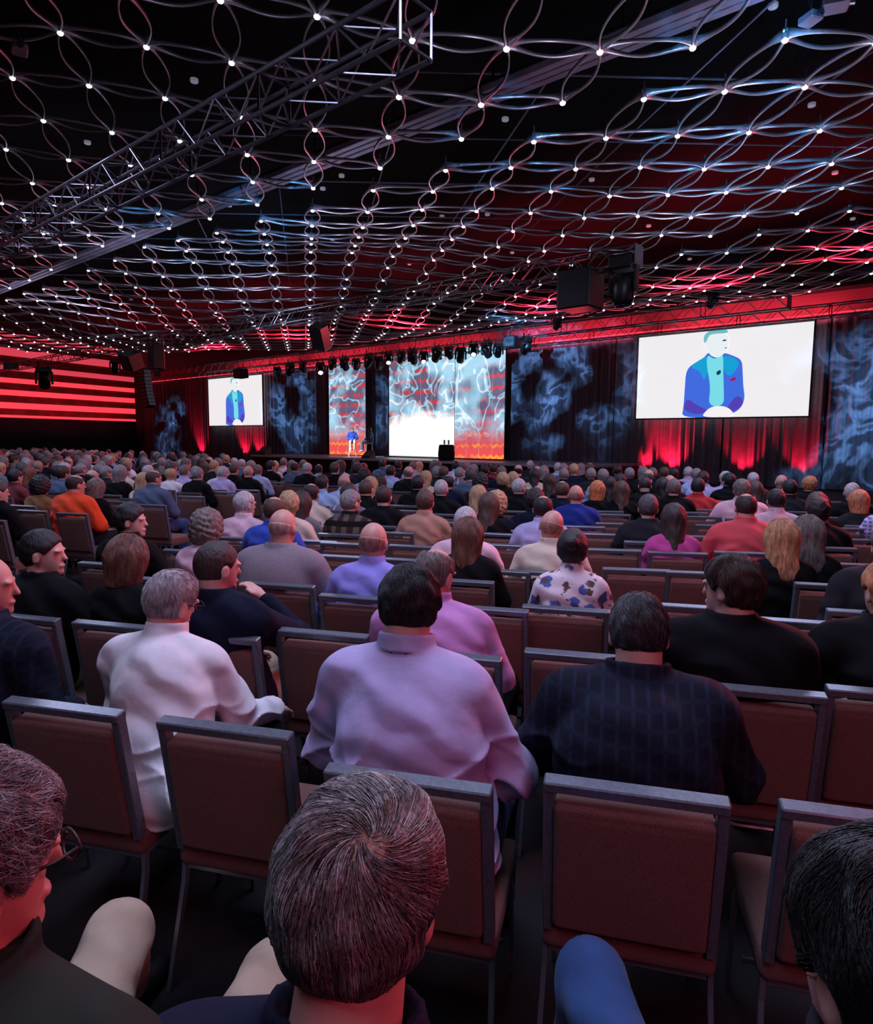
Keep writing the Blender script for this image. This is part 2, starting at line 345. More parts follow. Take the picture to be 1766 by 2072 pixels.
def hair_sdf(style):
    def f(P):
        y, z, x = P[:, 1], P[:, 2], P[:, 0]
        face = .80*y-.60*z-.012+.0*x                      # hairline plane: hair where negative
        ears = np.abs(x); er = ell(np.stack([ears, y, z], 1), (.092, .006, -.018), (.036, .028, .042))
        if style == 'short':
            d = shell(P, .011)+.0022*wob(P, 70); d = smax(d, face+.2*np.clip(.03-z, 0, 1)-.014, .012); d = smax(d, -er, .01); return smax(d, -z-.080+.25*ears, .016)
        if style == 'crew':
            d = shell(P, .006)+.001*wob(P, 90); d = smax(d, face-.010, .012); d = smax(d, -er, .008); return smax(d, -z-.078+.25*ears, .016)
        if style == 'full':
            d = shell(P, .018)+.004*wob(P, 55); d = smax(d, face+.15*np.clip(.03-z, 0, 1)-.016, .014); d = smax(d, -er, .01); return smax(d, -z-.092+.3*ears, .018)
        if style == 'balding':
            d = shell(P, .007)+.001*wob(P, 90); d = smax(d, face-.006, .012); d = smax(d, -ell(P, (0, .02, .108), (.062, .095, .052)), .012); d = smax(d, -er, .008); return smax(d, -z-.080+.25*ears, .016)
        if style == 'fringe':                             # a ring of hair under a bald crown
            d = shell(P, .0028); d = smax(d, face-.0, .012); d = smax(d, z-.030-.25*np.clip(-y-.06, -1, 1), .014); return smax(d, -z-.068, .012)
        if style == 'bob':
            d = sm([shell(P, .020), cone(P, (0, -.020, 0), (0, -.030, -.10), .098, .088)], .03)+.003*wob(P, 45)
            d = smax(d, -ell(P, (0, .125, -.055), (.070, .10, .105)), .02); return smax(d, -z-.135, .012)
        if style == 'long':
            d = sm([shell(P, .020), cone(P, (0, -.028, -.01), (0, -.070, -.24), .094, .088)], .04)+.005*wob(P*np.array([1, 1, .35]), 60)
            d = smax(d, -ell(P, (0, .125, -.06), (.066, .105, .12)), .02); d = smax(d, y-.045+(z < -.11)*(.05), .02); return smax(d, -z-.29-.02*np.sin(x*70), .02)
        if style == 'curly':
            d = sm([shell(P, .034), ell(P, (0, -.04, -.04), (.100, .085, .085))], .04)+.007*wob(P, 80)
            return smax(d, -ell(P, (0, .130, -.045), (.072, .095, .095)), .015)
        if style == 'bun':
            d = shell(P, .013)+.002*wob(P, 60); d = smax(d, face-.012, .012); d = smax(d, -z-.075, .012); return smin(d, ell(P, (0, -.125, .045), (.042, .038, .040))+.002*wob(P, 90), .01)
    return f

def rot(yaw, pitch, roll):
    return np.array(Matrix.Rotation(yaw, 3, 'Z') @ Matrix.Rotation(pitch, 3, 'X') @ Matrix.Rotation(roll, 3, 'Y'))
POSE0 = dict(lean=.05, curve=.06, sw=.185, belly=.0, big=1.0, hy=0., hp=-.10, hr=0., neck=.082, nf=.03, side=0.0, twist=0.0,
             eL=(-.27, -.02, .74), eR=(.27, -.02, .74), wL=(-.13, .26, .66), wR=(.13, .26, .66), kL=(-.13, .42, .53), kR=(.13, .42, .53),
             aL=(-.14, .44, .09), aR=(.14, .44, .09), tz=1.0, ns=.056)
class Pose:
    def __init__(s, **kw):
        p = dict(POSE0); p.update(kw); s.__dict__.update(p)
        s.pel = np.array([0, -.06, .555]); L = s.lean; T = .47*s.tz
        ax = np.array([s.side, math.sin(L), math.cos(L)*1.0]); ax /= np.linalg.norm(ax); s.ax = ax
        s.mid = s.pel+ax*T*.5+np.array([0, -s.curve, 0]); s.nb = s.pel+ax*T+np.array([0, -s.curve*.2, 0])
        s.hd = s.nb+np.array([0, s.nf, s.neck+.075])
        s.M = rot(s.hy, s.hp, s.hr)
        s.shc = s.nb+np.array([0, -.012, -.065]); c, q = math.cos(s.twist), math.sin(s.twist)
        s.sL = s.shc+np.array([-s.sw*c, -s.sw*q, -.005]); s.sR = s.shc+np.array([s.sw*c, s.sw*q, -.005])
        s.top = s.hd+s.M@np.array([0, -.01, .119]); s.top[2] = s.hd[2]+.118
    def torso(s, P, g=0.0):
        b = s.big
        d = sm([ell(P, s.pel+np.array([0, 0, .0]), (.165*b+g, .125*b+g, .115+g)),
                ell(P, (s.pel+s.mid)/2+np.array([0, .01, 0]), (.150*b+s.belly+g, .112*b+s.belly+g, .16+g)),
                ell(P, s.mid+s.ax*.045, (.172*b+s.belly*.6+g, .108*b+s.belly*.3+g, .20+g)),
                ell(P, s.shc-s.ax*.060, (.182*b+g, .104*b+g, .15+g))], .06)
        sh = cone(P, s.sL+np.array([.035, 0, .01]), s.sR+np.array([-.035, 0, .01]), .062*b+g, .062*b+g)
        tr = sm([cone(P, s.nb+np.array([0, 0, .005]), s.sL+np.array([.02, 0, .02]), .046*b+g, .046+g), cone(P, s.nb+np.array([0, 0, .005]), s.sR+np.array([-.02, 0, .02]), .046*b+g, .046+g)], .03)
        return sm([d, sh, tr], .05)
    def arms(s, P, g=0.0, upto=1.0):
        b = s.big; o = []
        for a, e, q in ((s.sL, s.eL, s.wL), (s.sR, s.eR, s.wR)):
            e = np.array(e); q = np.array(q)
            o += [smin(cone(P, a, e, .056*b+g, .043*b+g), cone(P, e, e+(q-e)*upto, .042*b+g, .030+g*.8), .03)]
        return o
    def hands(s, P):
        o = []
        for e, q, sg in ((s.eL, s.wL, 1), (s.eR, s.wR, -1)):
            e, q = np.array(e, float), np.array(q, float); d = (q-e)/np.linalg.norm(q-e); sd = np.cross(d, [0, 0, 1.0]); sd /= np.linalg.norm(sd)+1e-9
            if sg > 0: sd = sd
            dn = np.cross(sd, d); dn = dn if dn[2] < 0 else -dn
            pc = q+d*.055; h = sm([cone(P, q, pc+sd*.016, .024, .020), cone(P, q, pc-sd*.016, .024, .020)], .015)
            for k, (of, ln) in enumerate(((-.030, .060), (-.010, .072), (.010, .068), (.029, .052))):
                a = q+d*.085+sd*of; b1 = a+d*ln*.55+dn*.012; b2 = b1+d*ln*.28+dn*ln*.42
                h = smin(h, np.minimum(cone(P, a-d*.02, b1, .0100, .0088), cone(P, b1, b2, .0088, .0075)), .005)
            th = sd*sg; a = q+d*.03+th*.022; b1 = a+th*.026+d*.026; b2 = b1+d*.030+dn*.008
            h = smin(h, np.minimum(cone(P, a, b1, .013, .011), cone(P, b1, b2, .011, .009)), .008)
            o.append(h)
        return o
    def legs(s, P, g=0.0, upto=1.0):
        o = []; b = s.big
        for sg, k, a in ((-1, s.kL, s.aL), (1, s.kR, s.aR)):
            k, a = np.array(k), np.array(a)
            o.append(smin(cone(P, s.pel+np.array([sg*.085, .03, -.015]), k, .088*b+g, .060+g), cone(P, k, k+(a-k)*upto, .058+g, .036+g*1.6), .04))
        return o
    def feet(s, P, g=0.0):
        o = []
        for a in (s.aL, s.aR):
            a = np.array(a); o.append(smin(cone(P, a, a+np.array([0, -.01, -.045]), .036+g, .034+g), cone(P, a+np.array([0, -.01, -.052]), a+np.array([0, .15, -.062]), .034+g, .026+g), .02))
        return o
    def neckd(s, P, g=0.0): return cone(P, s.nb+np.array([0, -.008, -.02]), s.hd+s.M@np.array([0, -.022, -.045]), s.ns+.004+g, s.ns+g)
    def body(s, P):
        H = head_sdf((P-s.hd)@s.M)
        d = smin(s.neckd(P), s.torso(P, -.012), .03); d = smin(d, H, .016)
        a = s.arms(P, -.006); L = s.legs(P, -.008); F = s.feet(P, -.006); d = sm([d]+a, .02); d = sm([d]+L, .03); d = sm([d]+F, .01)
        return sm([d]+s.hands(P), .008)
    def shirt(s, P, g=.014, ak=.014, fold=.005, fs=20, collar=True, seed=0.0, cuff=.93, hem=.50, jacket=False, ct=.008):
        d = s.torso(P, g)
        for q in s.arms(P, g*1.1, cuff): d = smin(d, q, ak)
        if fold:
            Q = P-s.mid; ax_ = np.abs(Q[:, 0]); wr = wob(P, fs*.55, seed)
            r1 = (1-np.abs(np.sin((Q[:, 2]*1.0+ax_*.75)*fs*.9+wr*1.3+seed)))**2.2          # pulls rising to the armpits
            r2 = (1-np.abs(np.sin((Q[:, 2]*1.0-ax_*.45+Q[:, 0]*.25)*fs*1.15+wr*1.8+seed*2)))**2.2   # sags over the waist
            m1 = np.clip((ax_-.03)*9, 0, 1)*np.clip((s.nb[2]-.05-P[:, 2])*9, 0, 1); m2 = np.clip((s.nb[2]-.12-P[:, 2])*6, 0, 1)
            m3 = np.clip(wob(P, fs*.35, seed+5)+.8, .15, 1); up_ = np.clip((s.nb[2]-.02-P[:, 2])*5, .15, 1)
            d = d-fold*(2.4*r1*m1*m3+2.2*r2*m2*(1.2-m3)+.5*wr*up_)
        d = smax(d, hem-P[:, 2], .012); d = smax(d, -s.neckd(P, .003), .004)
        ax = (s.hd-s.nb); ax = ax/np.linalg.norm(ax)
        if collar:
            h = (P-s.nb)@ax; r = np.linalg.norm(P-s.nb-np.array([0, -.006, 0])-h[:, None]*ax, axis=1)
            R = s.ns+.018-.12*np.clip(h-.03, -.05, .1)+(.010 if jacket else 0); c = np.abs(r-R)-(.007 if jacket else ct); c = smax(c, np.abs(h-(.048 if jacket else .062)-.10*(P[:, 1]-s.nb[1]))-(.028 if jacket else .026), .004)
            d = smin(d, c, .006)
        return d
    def trousers(s, P): 
        d = sm([smax(s.torso(P, .010), P[:, 2]-.60, .01)]+s.legs(P, .014, .97), .03); return d+.0025*wob(P, 34)
    def bounds(s):
        pts = np.array([s.sL, s.sR, s.eL, s.eR, s.wL, s.wR, s.kL, s.kR, s.aL, s.aR, s.hd, s.pel]); return pts.min(0)-.27, pts.max(0)+.27
def pose_mesh(s, which, h, **kw):
    lo, hi = s.bounds(); lo[2] = 0.0
    f = {'body': s.body, 'shirt': lambda P: s.shirt(P, **kw), 'trousers': s.trousers, 'shoeL': lambda P: s.feet(P, .010)[0], 'shoeR': lambda P: s.feet(P, .010)[1]}[which]
    if which == 'shirt': lo[2] = .40; hi[2] = s.hd[2]
    if which == 'trousers': hi[2] = .72
    if which[:4] == 'shoe': hi[2] = min(.35, hi[2]); hi[2] = max(s.aL[2], s.aR[2])+.1
    V, F = nets(f, lo, hi, h); return mesh_from(V, F, True, 'shoe' if which[:4] == 'shoe' else which)
HAIRM = {}
def hair_mesh(style, h=.006):
    k = (style, h)
    if k not in HAIRM:
        V, F = nets(hair_sdf(style), (-.17, -.20, -.36 if style == 'long' else -.19), (.17, .15, .18), h); HAIRM[k] = mesh_from(V, F, True, 'hair_'+style)
    return HAIRM[k]
def strands(sdf, seeds, dirf, n, step, r, lift=.002, taper=True, jit=.12, rise=0.0):
    """many thin hairs lying on a surface: one mesh of three-sided tubes"""
    P = seeds.copy(); N = len(P); path = []
    def grad(P):
        e = 1e-3; g = np.stack([sdf(P+np.eye(3)[k]*e)-sdf(P-np.eye(3)[k]*e) for k in range(3)], 1); return g/(np.linalg.norm(g, axis=1)[:, None]+1e-9)
    J = RNG.normal(0, jit, (N, 3)); off = lift+RNG.rand(N)*lift
    for k in range(n):
        g = grad(P); P = P-g*(sdf(P)-off-rise*k)[:, None]; path.append((P.copy(), g))
        d = dirf(P)+J; d = d-(d*g).sum(1)[:, None]*g; d /= np.linalg.norm(d, axis=1)[:, None]+1e-9; P = P+d*step
    V = []; 
    for k, (Q, g) in enumerate(path):
        t = path[min(k+1, n-1)][0]-path[max(k-1, 0)][0]; t /= np.linalg.norm(t, axis=1)[:, None]+1e-9; u = np.cross(t, g)
        rr = r*(1-.75*(k/(n-1))**2 if taper else 1); V.append(np.stack([Q+u*rr, Q+g*rr*1.2, Q-u*rr], 1))
    V = np.stack(V, 1).reshape(-1, 3)                         # N, n, 3, xyz
    b = (np.arange(N)*n*3)[:, None, None]; kk = (np.arange(n-1)*3)[None, :, None]; j = np.arange(3)[None, None, :]; j2 = (j+1) % 3
    F = np.stack([b+kk+j, b+kk+j2, b+kk+3+j2, b+kk+3+j], -1).reshape(-1, 4)
    return V, F

# ------------------------------------------------------------------ the hall
def quadwall(name, s0, s1, d, z0, z1, m, th=.1, kind='structure'):
    b = MB(); P = [wp(s0, d, z0), wp(s1, d, z0), wp(s1, d, z1), wp(s0, d, z1)]; Q = [p+WN*th for p in P]
    b.add(P+Q, [(0, 1, 2, 3), (7, 6, 5, 4), (0, 4, 5, 1), (2, 6, 7, 3), (1, 5, 6, 2), (0, 3, 7, 4)])
    o = b.build(name, m); o['kind'] = kind; return o
floor_m = mat('hall_carpet', (.009, .006, .008), .95, noise=.5, nscale=1.2, bump=.3, bscale=200)
b = MB(); b.box((-6, 26, -.05), (86, 84, .1)); tag(b.build('floor', floor_m), kind='structure')
ceil_m = mat('ceiling_black', (.0010, .0010, .0013), .95, spec=.1)
b = MB(); b.box((-6, 26, 9.3), (86, 84, .1)); tag(b.build('ceiling', ceil_m), kind='structure')
dark_wall = mat('dark_wall', (.016, .016, .03), .9, noise=.3, nscale=.6)
redwall = mat('upper_wall_red', (.42, .05, .08), .8)
CORN = atw(286, 860, 28.9); CORN[2] = 0
SC0 = float(CORN@WR); 
quadwall('wall_back', SC0-.2, 22, 29.0, 0, 6.45, dark_wall)
quadwall('wall_back_upper', SC0-.2, 22, 29.0, 6.45, 7.35, redwall)
quadwall('trim_1', SC0-.2, 22, 28.3, 7.35, 9.25, BLACK, .8)
# left wall with lit horizontal coves
LD = np.array([-math.sin(math.radians(25)), -math.cos(math.radians(25)), 0]); LNn = np.array([LD[1], -LD[0], 0])*-1   # LNn points into the hall
if LNn@(np.array([0, 10, 0])-CORN) < 0: LNn = -LNn
def lw(t, off, z): return CORN+LD*t+LNn*off+np.array([0, 0, z])
def lbox(b, t0, t1, o0, o1, z0, z1):
    b.add([lw(t, o, z) for t in (t0, t1) for o in (o0, o1) for z in (z0, z1)], [(0, 1, 3, 2), (4, 6, 7, 5), (0, 4, 5, 1), (2, 3, 7, 6), (0, 2, 6, 4), (1, 5, 7, 3)])
b = MB(); lbox(b, -.5, 42, -.2, 0, 0, 9.25); tag(b.build('wall_left', dark_wall), kind='structure')
panelm = mat('wall_panel_red_brown', (.30, .035, .04), .8, noise=.25, nscale=1.5, emit=.0)
covem = mat('lit_cove_red', (.9, .1, .15), .5, emit=1.05, ecol=(1.0, .055, .085))  # light of the hidden cove strips, put in as the bands' own glow
cove2 = mat('lit_cove_pink', (.9, .2, .3), .5, emit=.62, ecol=(1.0, .075, .13))
def lwz(x, y):                                           # height on the left wall of a pixel
    v = ray(x, y); t = ((CORN-EYE)@LNn)/(v@LNn); return float((EYE+v*t)[2])
yy = [853, 849, 838, 828, 816, 807, 795, 787, 774, 765, 750, 737]
zz = [lwz(276, y) for y in yy]
b = MB(); lbox(b, 0, 40, 0, .10, zz[0]-.05, zz[-1]+1.9); o = b.build('wall_left_panelling', panelm); o['kind'] = 'structure'
for k, (a, c, mm) in enumerate([(0, 1, covem), (2, 3, covem), (4, 5, covem), (6, 7, covem), (8, 9, cove2), (10, 11, cove2)]):
    b = MB(); lbox(b, .05, 40, .10, .16, zz[a], zz[c]); o = b.build('lit_cove', mm)
    tag(o, ['lowest thin', 'second lowest broad', 'third lowest broad', 'fourth lowest broad', 'fifth lowest softer', 'topmost soft pink'][k]+' red lit cove strip along the left wall', 'lit cove', 'lit cove strips on the left wall')
b = MB(); lbox(b, .05, 40, .10, .14, zz[-1]+.45, zz[-1]+1.5); tag(b.build('lit_cove', cove2), 'wide pink lit cove panel just under the ceiling on the left wall', 'lit cove')

for t in (8, 20, 32):
    p = lw(t, 2.0, 2.6); q = lw(t, 0, 6.5); lamp('red_wall_wash', 'AREA', tuple(p), 60, (1.0, .10, .12), tuple(q), (11, .2))  # unseen area lamps added to redden the panelling between the bands
# ---------------- drapes
drape_m = mat('drape_velour', (.085, .070, .095), .85, sheen=.25, noise=.12, nscale=4)
def drape(s0, s1, d, z0, z1, label, amp=.07, seed=0):
    n = int((s1-s0)/.035); s = np.linspace(s0, s1, n); nz = 7
    w_ = amp*(np.sin(s*17+1.5*np.sin(s*3.1+seed))+.5*np.sin(s*31+seed*2+np.sin(s*5)))
    V = []
    for k, z in enumerate(np.linspace(z0, z1, nz)):
        f = 1-.35*k/(nz-1); V.append(np.stack([WR[0]*s+WN[0]*(d+w_*f), WR[1]*s+WN[1]*(d+w_*f), np.full(n, z)], 1))
    back = [v+WN*.02 for v in V]; V = np.concatenate(V+back); N = nz*n
    i = np.arange(n-1)[None, :]; k = np.arange(nz-1)[:, None]*n
    F = np.stack([k+i, k+i+1, k+n+i+1, k+n+i], -1).reshape(-1, 4); F = np.concatenate([F, F[:, ::-1]+N])
    o = link('drape', mesh_from(V, F, True, 'drape'), drape_m); tag(o, label, 'curtain', 'black velour drapes along the stage wall'); return o
SX = lambda x, d=28.5: float(atw(x, 900, d)@WR)
DR = [(286, 415, 'black drape at far left end of stage wall with blue light pattern'), (415, 540, 'black drape behind and below the left video screen'),
      (540, 664, 'black drape between left video screen and left scenic panel'), (740, 786, 'dark narrow drape in the recess between scenic panels'),
      (1022, 1240, 'black drape right of the scenic panels with blue swirl light'), (1240, 1460, 'black drape under left half of the right video screen'),
      (1460, 1665, 'black drape under right half of the right video screen'), (1665, 1900, 'black drape at right edge with blue eye-like light')]
for k, (x0, x1, lb) in enumerate(DR):
    s0, s1 = SX(x0), SX(x1)
    if k == 0: s0 = SC0+1.1
    drape(s0+.03, s1-.03, 28.5, .03, 6.38, lb, seed=k*1.3)
# dark masking leg between left wall and stage wall
b = MB(); b.box(CORN+np.array([.55, -1.2, 4.2]), (.9, .3, 8.4), bev=.05); tag(b.build('masking_flat', BLACK), 'tall narrow black masking flat in the corner beside the red wall', 'masking flat')

# ---------------- video screens
def rect(b, o, ex, ez, x0, x1, z0, z1): b.add([o+ex*x0+ez*z0, o+ex*x1+ez*z0, o+ex*x1+ez*z1, o+ex*x0+ez*z1], [(0, 1, 2, 3)])
scr_m = mat('screen_white', (.8, .8, .8), .5, emit=1.0, ecol=(.82, .82, .83))
EZ = np.array([0, 0, 1.0])
def emat(n, c, s=1.0): return mat(n, (.05, .05, .05), .5, emit=s, ecol=c)
def smooth_poly(pts, k=3):
    P = np.array(pts, float)
    for _ in range(k):
        Q = np.roll(P, -1, 0); P = np.stack([P*.75+Q*.25, P*.25+Q*.75], 1).reshape(-1, 2)
    return P
def poly(name, pts, org, off, m, parent, k=2):
    P = smooth_poly(pts, k) if k else np.array(pts, float); n = len(P)
    b = MB(); F3 = org+WR*P[:, :1]+EZ*P[:, 1:]-WN*off; B3 = F3+WN*.003
    import mathutils.geometry as mg
    tri = mg.tessellate_polygon([[Vector((p[0], p[1], 0)) for p in P]])
    b.add(list(F3)+list(B3), [tuple(t) for t in tri]+[(i, (i+1) % n, n+(i+1) % n, n+i) for i in range(n)])
    return b.build(name, m, parent)
def screen(s0, s1, z0, z1, d, label, cx, sc, crop=None):
    e = empty('video_screen', wp(s0, d, z0)); tag(e, label, 'screen', 'video screens hung on the stage wall')
    inv = Matrix.Translation(-Vector(wp(s0, d, z0)))
    b = MB(); rect(b, wp(0, d, 0), WR, EZ, s0, s1, z0, z1); b.V = [tuple(np.array(v)) for v in b.V]
    parts = [b.build('screen_surface', scr_m, e)]
    b = MB()
    for a in ((s0-.06, s1+.06, z1, z1+.06), (s0-.06, s1+.06, z0-.06, z0), (s0-.06, s0, z0, z1), (s1, s1+.06, z0, z1)):
        c = wp((a[0]+a[1])/2, d+.02, (a[2]+a[3])/2); R = np.stack([WR, WN, EZ], 1); b.box(c, (a[1]-a[0], .08, a[3]-a[2]), R)
    parts.append(b.build('screen_frame', BLACK, e))
    # picture of the seated speaker: coordinates in screen heights, x from picture centre
    lamp_ = None; H = z1-z0; org = wp(cx, d, z0)
    S = lambda L: [(x*H*sc, y*H) for x, y in L]
    blue = emat('picture_jacket_blue', (.05, .16, .80), .9); blue2 = emat('picture_jacket_shade', (.10, .06, .55), .8); teal = emat('picture_jacket_teal', (.0, .38, .72), .9)
    cyan = emat('picture_shirt_cyan', (.18, .72, .80), 1.0); face = emat('picture_face', (.80, .86, .88), 1.0); hairp = emat('picture_hair', (.20, .62, .70), .8); pinkp = emat('picture_pocket_square', (.45, .01, .12), .8)
    dk = emat('picture_dark_detail', (.02, .05, .25), .5); hand = emat('picture_hands', (.90, .86, .88), 1.0)
    parts += [poly('picture_jacket', S([(-.36, .0), (-.34, .12), (-.335, .36), (-.33, .55), (-.27, .625), (-.12, .70), (-.08, .76), (.10, .74), (.20, .70), (.30, .645), (.315, .52), (.33, .35), (.355, .22), (.33, .12), (.26, .05), (.16, .03), (.12, .0)]), org, .006, blue, e),
              poly('picture_lapel', S([(-.30, .60), (-.10, .72), (-.06, .68), (-.10, .40), (-.16, .55)]), org, .010, teal, e),
              poly('picture_lapel', S([(.10, .72), (.28, .64), (.24, .52), (.15, .45), (.08, .62)]), org, .010, teal, e),
              poly('picture_sleeve_shade', S([(-.34, .12), (-.30, .24), (-.16, .13), (-.03, .08), (-.16, .03), (-.30, .07)]), org, .010, blue2, e),
              poly('picture_sleeve_shade', S([(.34, .20), (.26, .25), (.18, .13), (.14, .08), (.24, .06), (.33, .12)]), org, .010, blue2, e),
              poly('picture_shirt', S([(-.09, .74), (.0, .66), (.09, .75), (.10, .55), (.12, .30), (.13, .13), (-.05, .13), (-.03, .35), (-.09, .60)]), org, .012, cyan, e),
              poly('picture_face', S([(-.13, .86), (-.09, .80), (-.06, .72), (.03, .68), (.11, .73), (.135, .80), (.15, .86), (.14, .93), (.05, .98), (-.08, .97)]), org, .014, face, e),
              poly('picture_hair', S([(-.13, .86), (-.145, .95), (-.07, 1.015), (.08, 1.02), (.14, .98), (.12, .955), (.0, .965), (-.08, .955), (-.105, .88)]) if crop is None else S([(-.13, .86), (-.145, .95), (-.07, 1.0), (.08, 1.0), (.14, .98), (.12, .955), (.0, .965), (-.08, .955), (-.105, .88)]), org, .016, hairp, e),
              poly('picture_eye', S([(.075, .885), (.12, .888), (.12, .872), (.08, .868)]), org, .018, dk, e),
              poly('picture_mouth', S([(.10, .795), (.135, .798), (.125, .782)]), org, .018, dk, e),
              poly('picture_hands', S([(-.12, .0), (-.08, .07), (.0, .13), (.13, .13), (.22, .08), (.25, .0)]), org, .018, hand, e),
              poly('picture_microphone', S([(.02, .52), (.07, .55), (.08, .51), (.04, .48)]), org, .018, dk, e, 1),
              poly('picture_pocket_square', S([(.18, .43), (.24, .46), (.25, .42), (.18, .41)]), org, .018, pinkp, e, 1)]
    for p in parts: p.matrix_parent_inverse = inv
    return e
a0, b0 = sof(1293, 683, 28.0), sof(1648, 648, 28.0)
screen(a0[0], b0[0], 2.75, 6.18, 28.0, 'large right video screen showing a seated man in a blue jacket on white', float(atw(1445, 750, 28.0)@WR), 1.0)
a1, b1 = sof(421, 767, 28.0), sof(530, 757, 28.0)
screen(a1[0], b1[0], 2.70, 6.15, 28.0, 'smaller looking left video screen showing the same seated man', float(atw(475, 810, 28.0)@WR), 1.0, 1)

# ---------------- scenic light panels and stage
def panel_mat(name, white, seed):
    m = bpy.data.materials.new(name); m.use_nodes = True; nt = m.node_tree; L = nt.links.new; b = nt.nodes['Principled BSDF']; b.inputs['Base Color'].default_value = (.02, .02, .02, 1)
    tc = nd(nt, 'ShaderNodeTexCoord'); sp = nd(nt, 'ShaderNodeSeparateXYZ'); L(tc.outputs['Object'], sp.inputs[0])
    def mth(op, a, b_=None, c=None, clamp=False):
        n = nd(nt, 'ShaderNodeMath', operation=op); n.use_clamp = clamp
        for i, v in enumerate((a, b_, c)):
            if v is None: continue
            if isinstance(v, (int, float)): n.inputs[i].default_value = v
            else: L(v, n.inputs[i])
        return n.outputs[0]
    def mp(v, a, b_, c=0.0, d=1.0):
        n = nd(nt, 'ShaderNodeMapRange'); n.inputs[1].default_value = a; n.inputs[2].default_value = b_; n.inputs[3].default_value = c; n.inputs[4].default_value = d; L(v, n.inputs[0]); return n.outputs[0]
    def mix(f, a, b_):
        n = nd(nt, 'ShaderNodeMix', data_type='RGBA'); L(f, n.inputs[0])
        for i, v in ((6, a), (7, b_)):
            if isinstance(v, tuple): n.inputs[i].default_value = (*v, 1)
            else: L(v, n.inputs[i])
        return n.outputs[2]
    X, Z = sp.outputs[0], sp.outputs[2]
    base = mix(mp(Z, 1.0, 3.2), (.95, .09, .09), (.16, .11, .20)); base = mix(mp(Z, 3.2, 5.8), base, (.13, .13, .22))
    # rows of red and orange chevrons
    tri = mth('ABSOLUTE', mth('SUBTRACT', mth('FRACT', mth('MULTIPLY', X, 2.6)), .5))
    row = mth('FRACT', mth('ADD', mth('MULTIPLY', Z, 1.75), mth('MULTIPLY', tri, -.45)))
    chev = mth('MULTIPLY', mp(row, .30, .42), mp(row, .68, .56)); n0 = nd(nt, 'ShaderNodeTexNoise', Scale=1.3); n0.noise_dimensions = '4D'; n0.inputs['W'].default_value = seed; L(tc.outputs['Object'], n0.inputs[0])
    chev = mth('MULTIPLY', chev, mp(n0.outputs['Fac'], .38, .55))
    base = mix(chev, base, mix(mp(Z, 1.2, 2.4), (1.3, .42, .04), (.85, .03, .03)))
    # blue-white star filaments
    n1 = nd(nt, 'ShaderNodeTexNoise', Scale=.62, Detail=1.6, Distortion=1.5); n1.noise_dimensions = '4D'; n1.inputs['W'].default_value = seed+2; L(tc.outputs['Object'], n1.inputs[0])
    fil = mp(mth('ABSOLUTE', mth('SUBTRACT', n1.outputs['Fac'], .5)), .0, .032, 1, 0)
    n2 = nd(nt, 'ShaderNodeTexNoise', Scale=.62); n2.noise_dimensions = '4D'; n2.inputs['W'].default_value = seed+9; L(tc.outputs['Object'], n2.inputs[0])
    blob = mp(n2.outputs['Fac'], .44, .62); up_ = mp(Z, 1.6, 2.8)
    glow = mth('MULTIPLY', mth('ADD', mth('MULTIPLY', fil, .85), mth('MULTIPLY', blob, .9)), up_)
    base = mix(mth('MINIMUM', glow, 1.0), base, (.42, .82, 1.05)); base = mix(mp(glow, .85, 1.5), base, (1.0, 1.0, 1.05))
    if white:
        n3 = nd(nt, 'ShaderNodeTexNoise', Scale=1.6, Detail=3.0); L(tc.outputs['Object'], n3.inputs[0])
        zz_ = mth('ADD', Z, mth('MULTIPLY', mth('SUBTRACT', n3.outputs['Fac'], .5), 1.6)); zz_ = mth('ADD', zz_, mth('ABSOLUTE', mth('MULTIPLY', mth('SUBTRACT', X, 2.6), .22)))
        base = mix(mp(zz_, 3.7, 2.9), base, (1.25, 1.2, 1.15))
    seam = mth('GREATER_THAN', mth('FRACT', mth('MULTIPLY', X, 1.25)), .97); base = mix(mth('MULTIPLY', seam, .45), base, (.6, .6, .7))
    L(base, b.inputs['Emission Color']); b.inputs['Emission Strength'].default_value = .95; m.cycles.emission_sampling = 'FRONT'
    return m
def ledpanel(x0, x1, z0, z1, d, label, seed, white=False):
    s0, s1 = float(atw(x0, 900, d)@WR), float(atw(x1, 900, d)@WR); o_ = wp(s0, d, 0)
    e = empty('scenic_panel', o_, math.atan2(WR[1], WR[0])); tag(e, label, 'light panel')
    b = MB(); n = max(1, round((s1-s0)/.8)); wd = (s1-s0)/n
    for k in range(n): b.box((wd*(k+.5), .04, (z0+z1)/2), (wd-.01, .08, z1-z0), bev=.008)
    b.build('lit_face', panel_mat('scenic_panel_'+str(seed), white, seed), e)
    b = MB(); b.box(((s1-s0)/2, .14, (z0+z1)/2), (s1-s0+.02, .1, z1-z0+.04)); b.build('support_frame', BLACK, e)
ledpanel(666, 738, .83, 6.3, 27.6, 'narrow left scenic panel glowing with blue stars over orange chevrons', 3.1)
ledpanel(787, 917, .85, 6.4, 27.6, 'central scenic panel with a white glow across its lower half', 8.4, True)
ledpanel(919, 1018, .80, 6.45, 27.4, 'right scenic panel with blue star bursts above red and orange chevrons', 14.2)
deck = mat('stage_deck', (.20, .20, .24), .4, noise=.15, nscale=3); fascia = mat('stage_fascia', (.006, .006, .008), .8)
sL, sR = float(atw(508, 926, 23.5)@WR), float(atw(1200, 940, 23.5)@WR); R3 = np.stack([WR, WN, EZ], 1)
e = empty('stage', wp(sL, 23.5, 0)); tag(e, 'low black stage with pale edge running in front of the scenic panels', 'stage'); iv = Matrix.Translation(-Vector(wp(sL, 23.5, 0)))
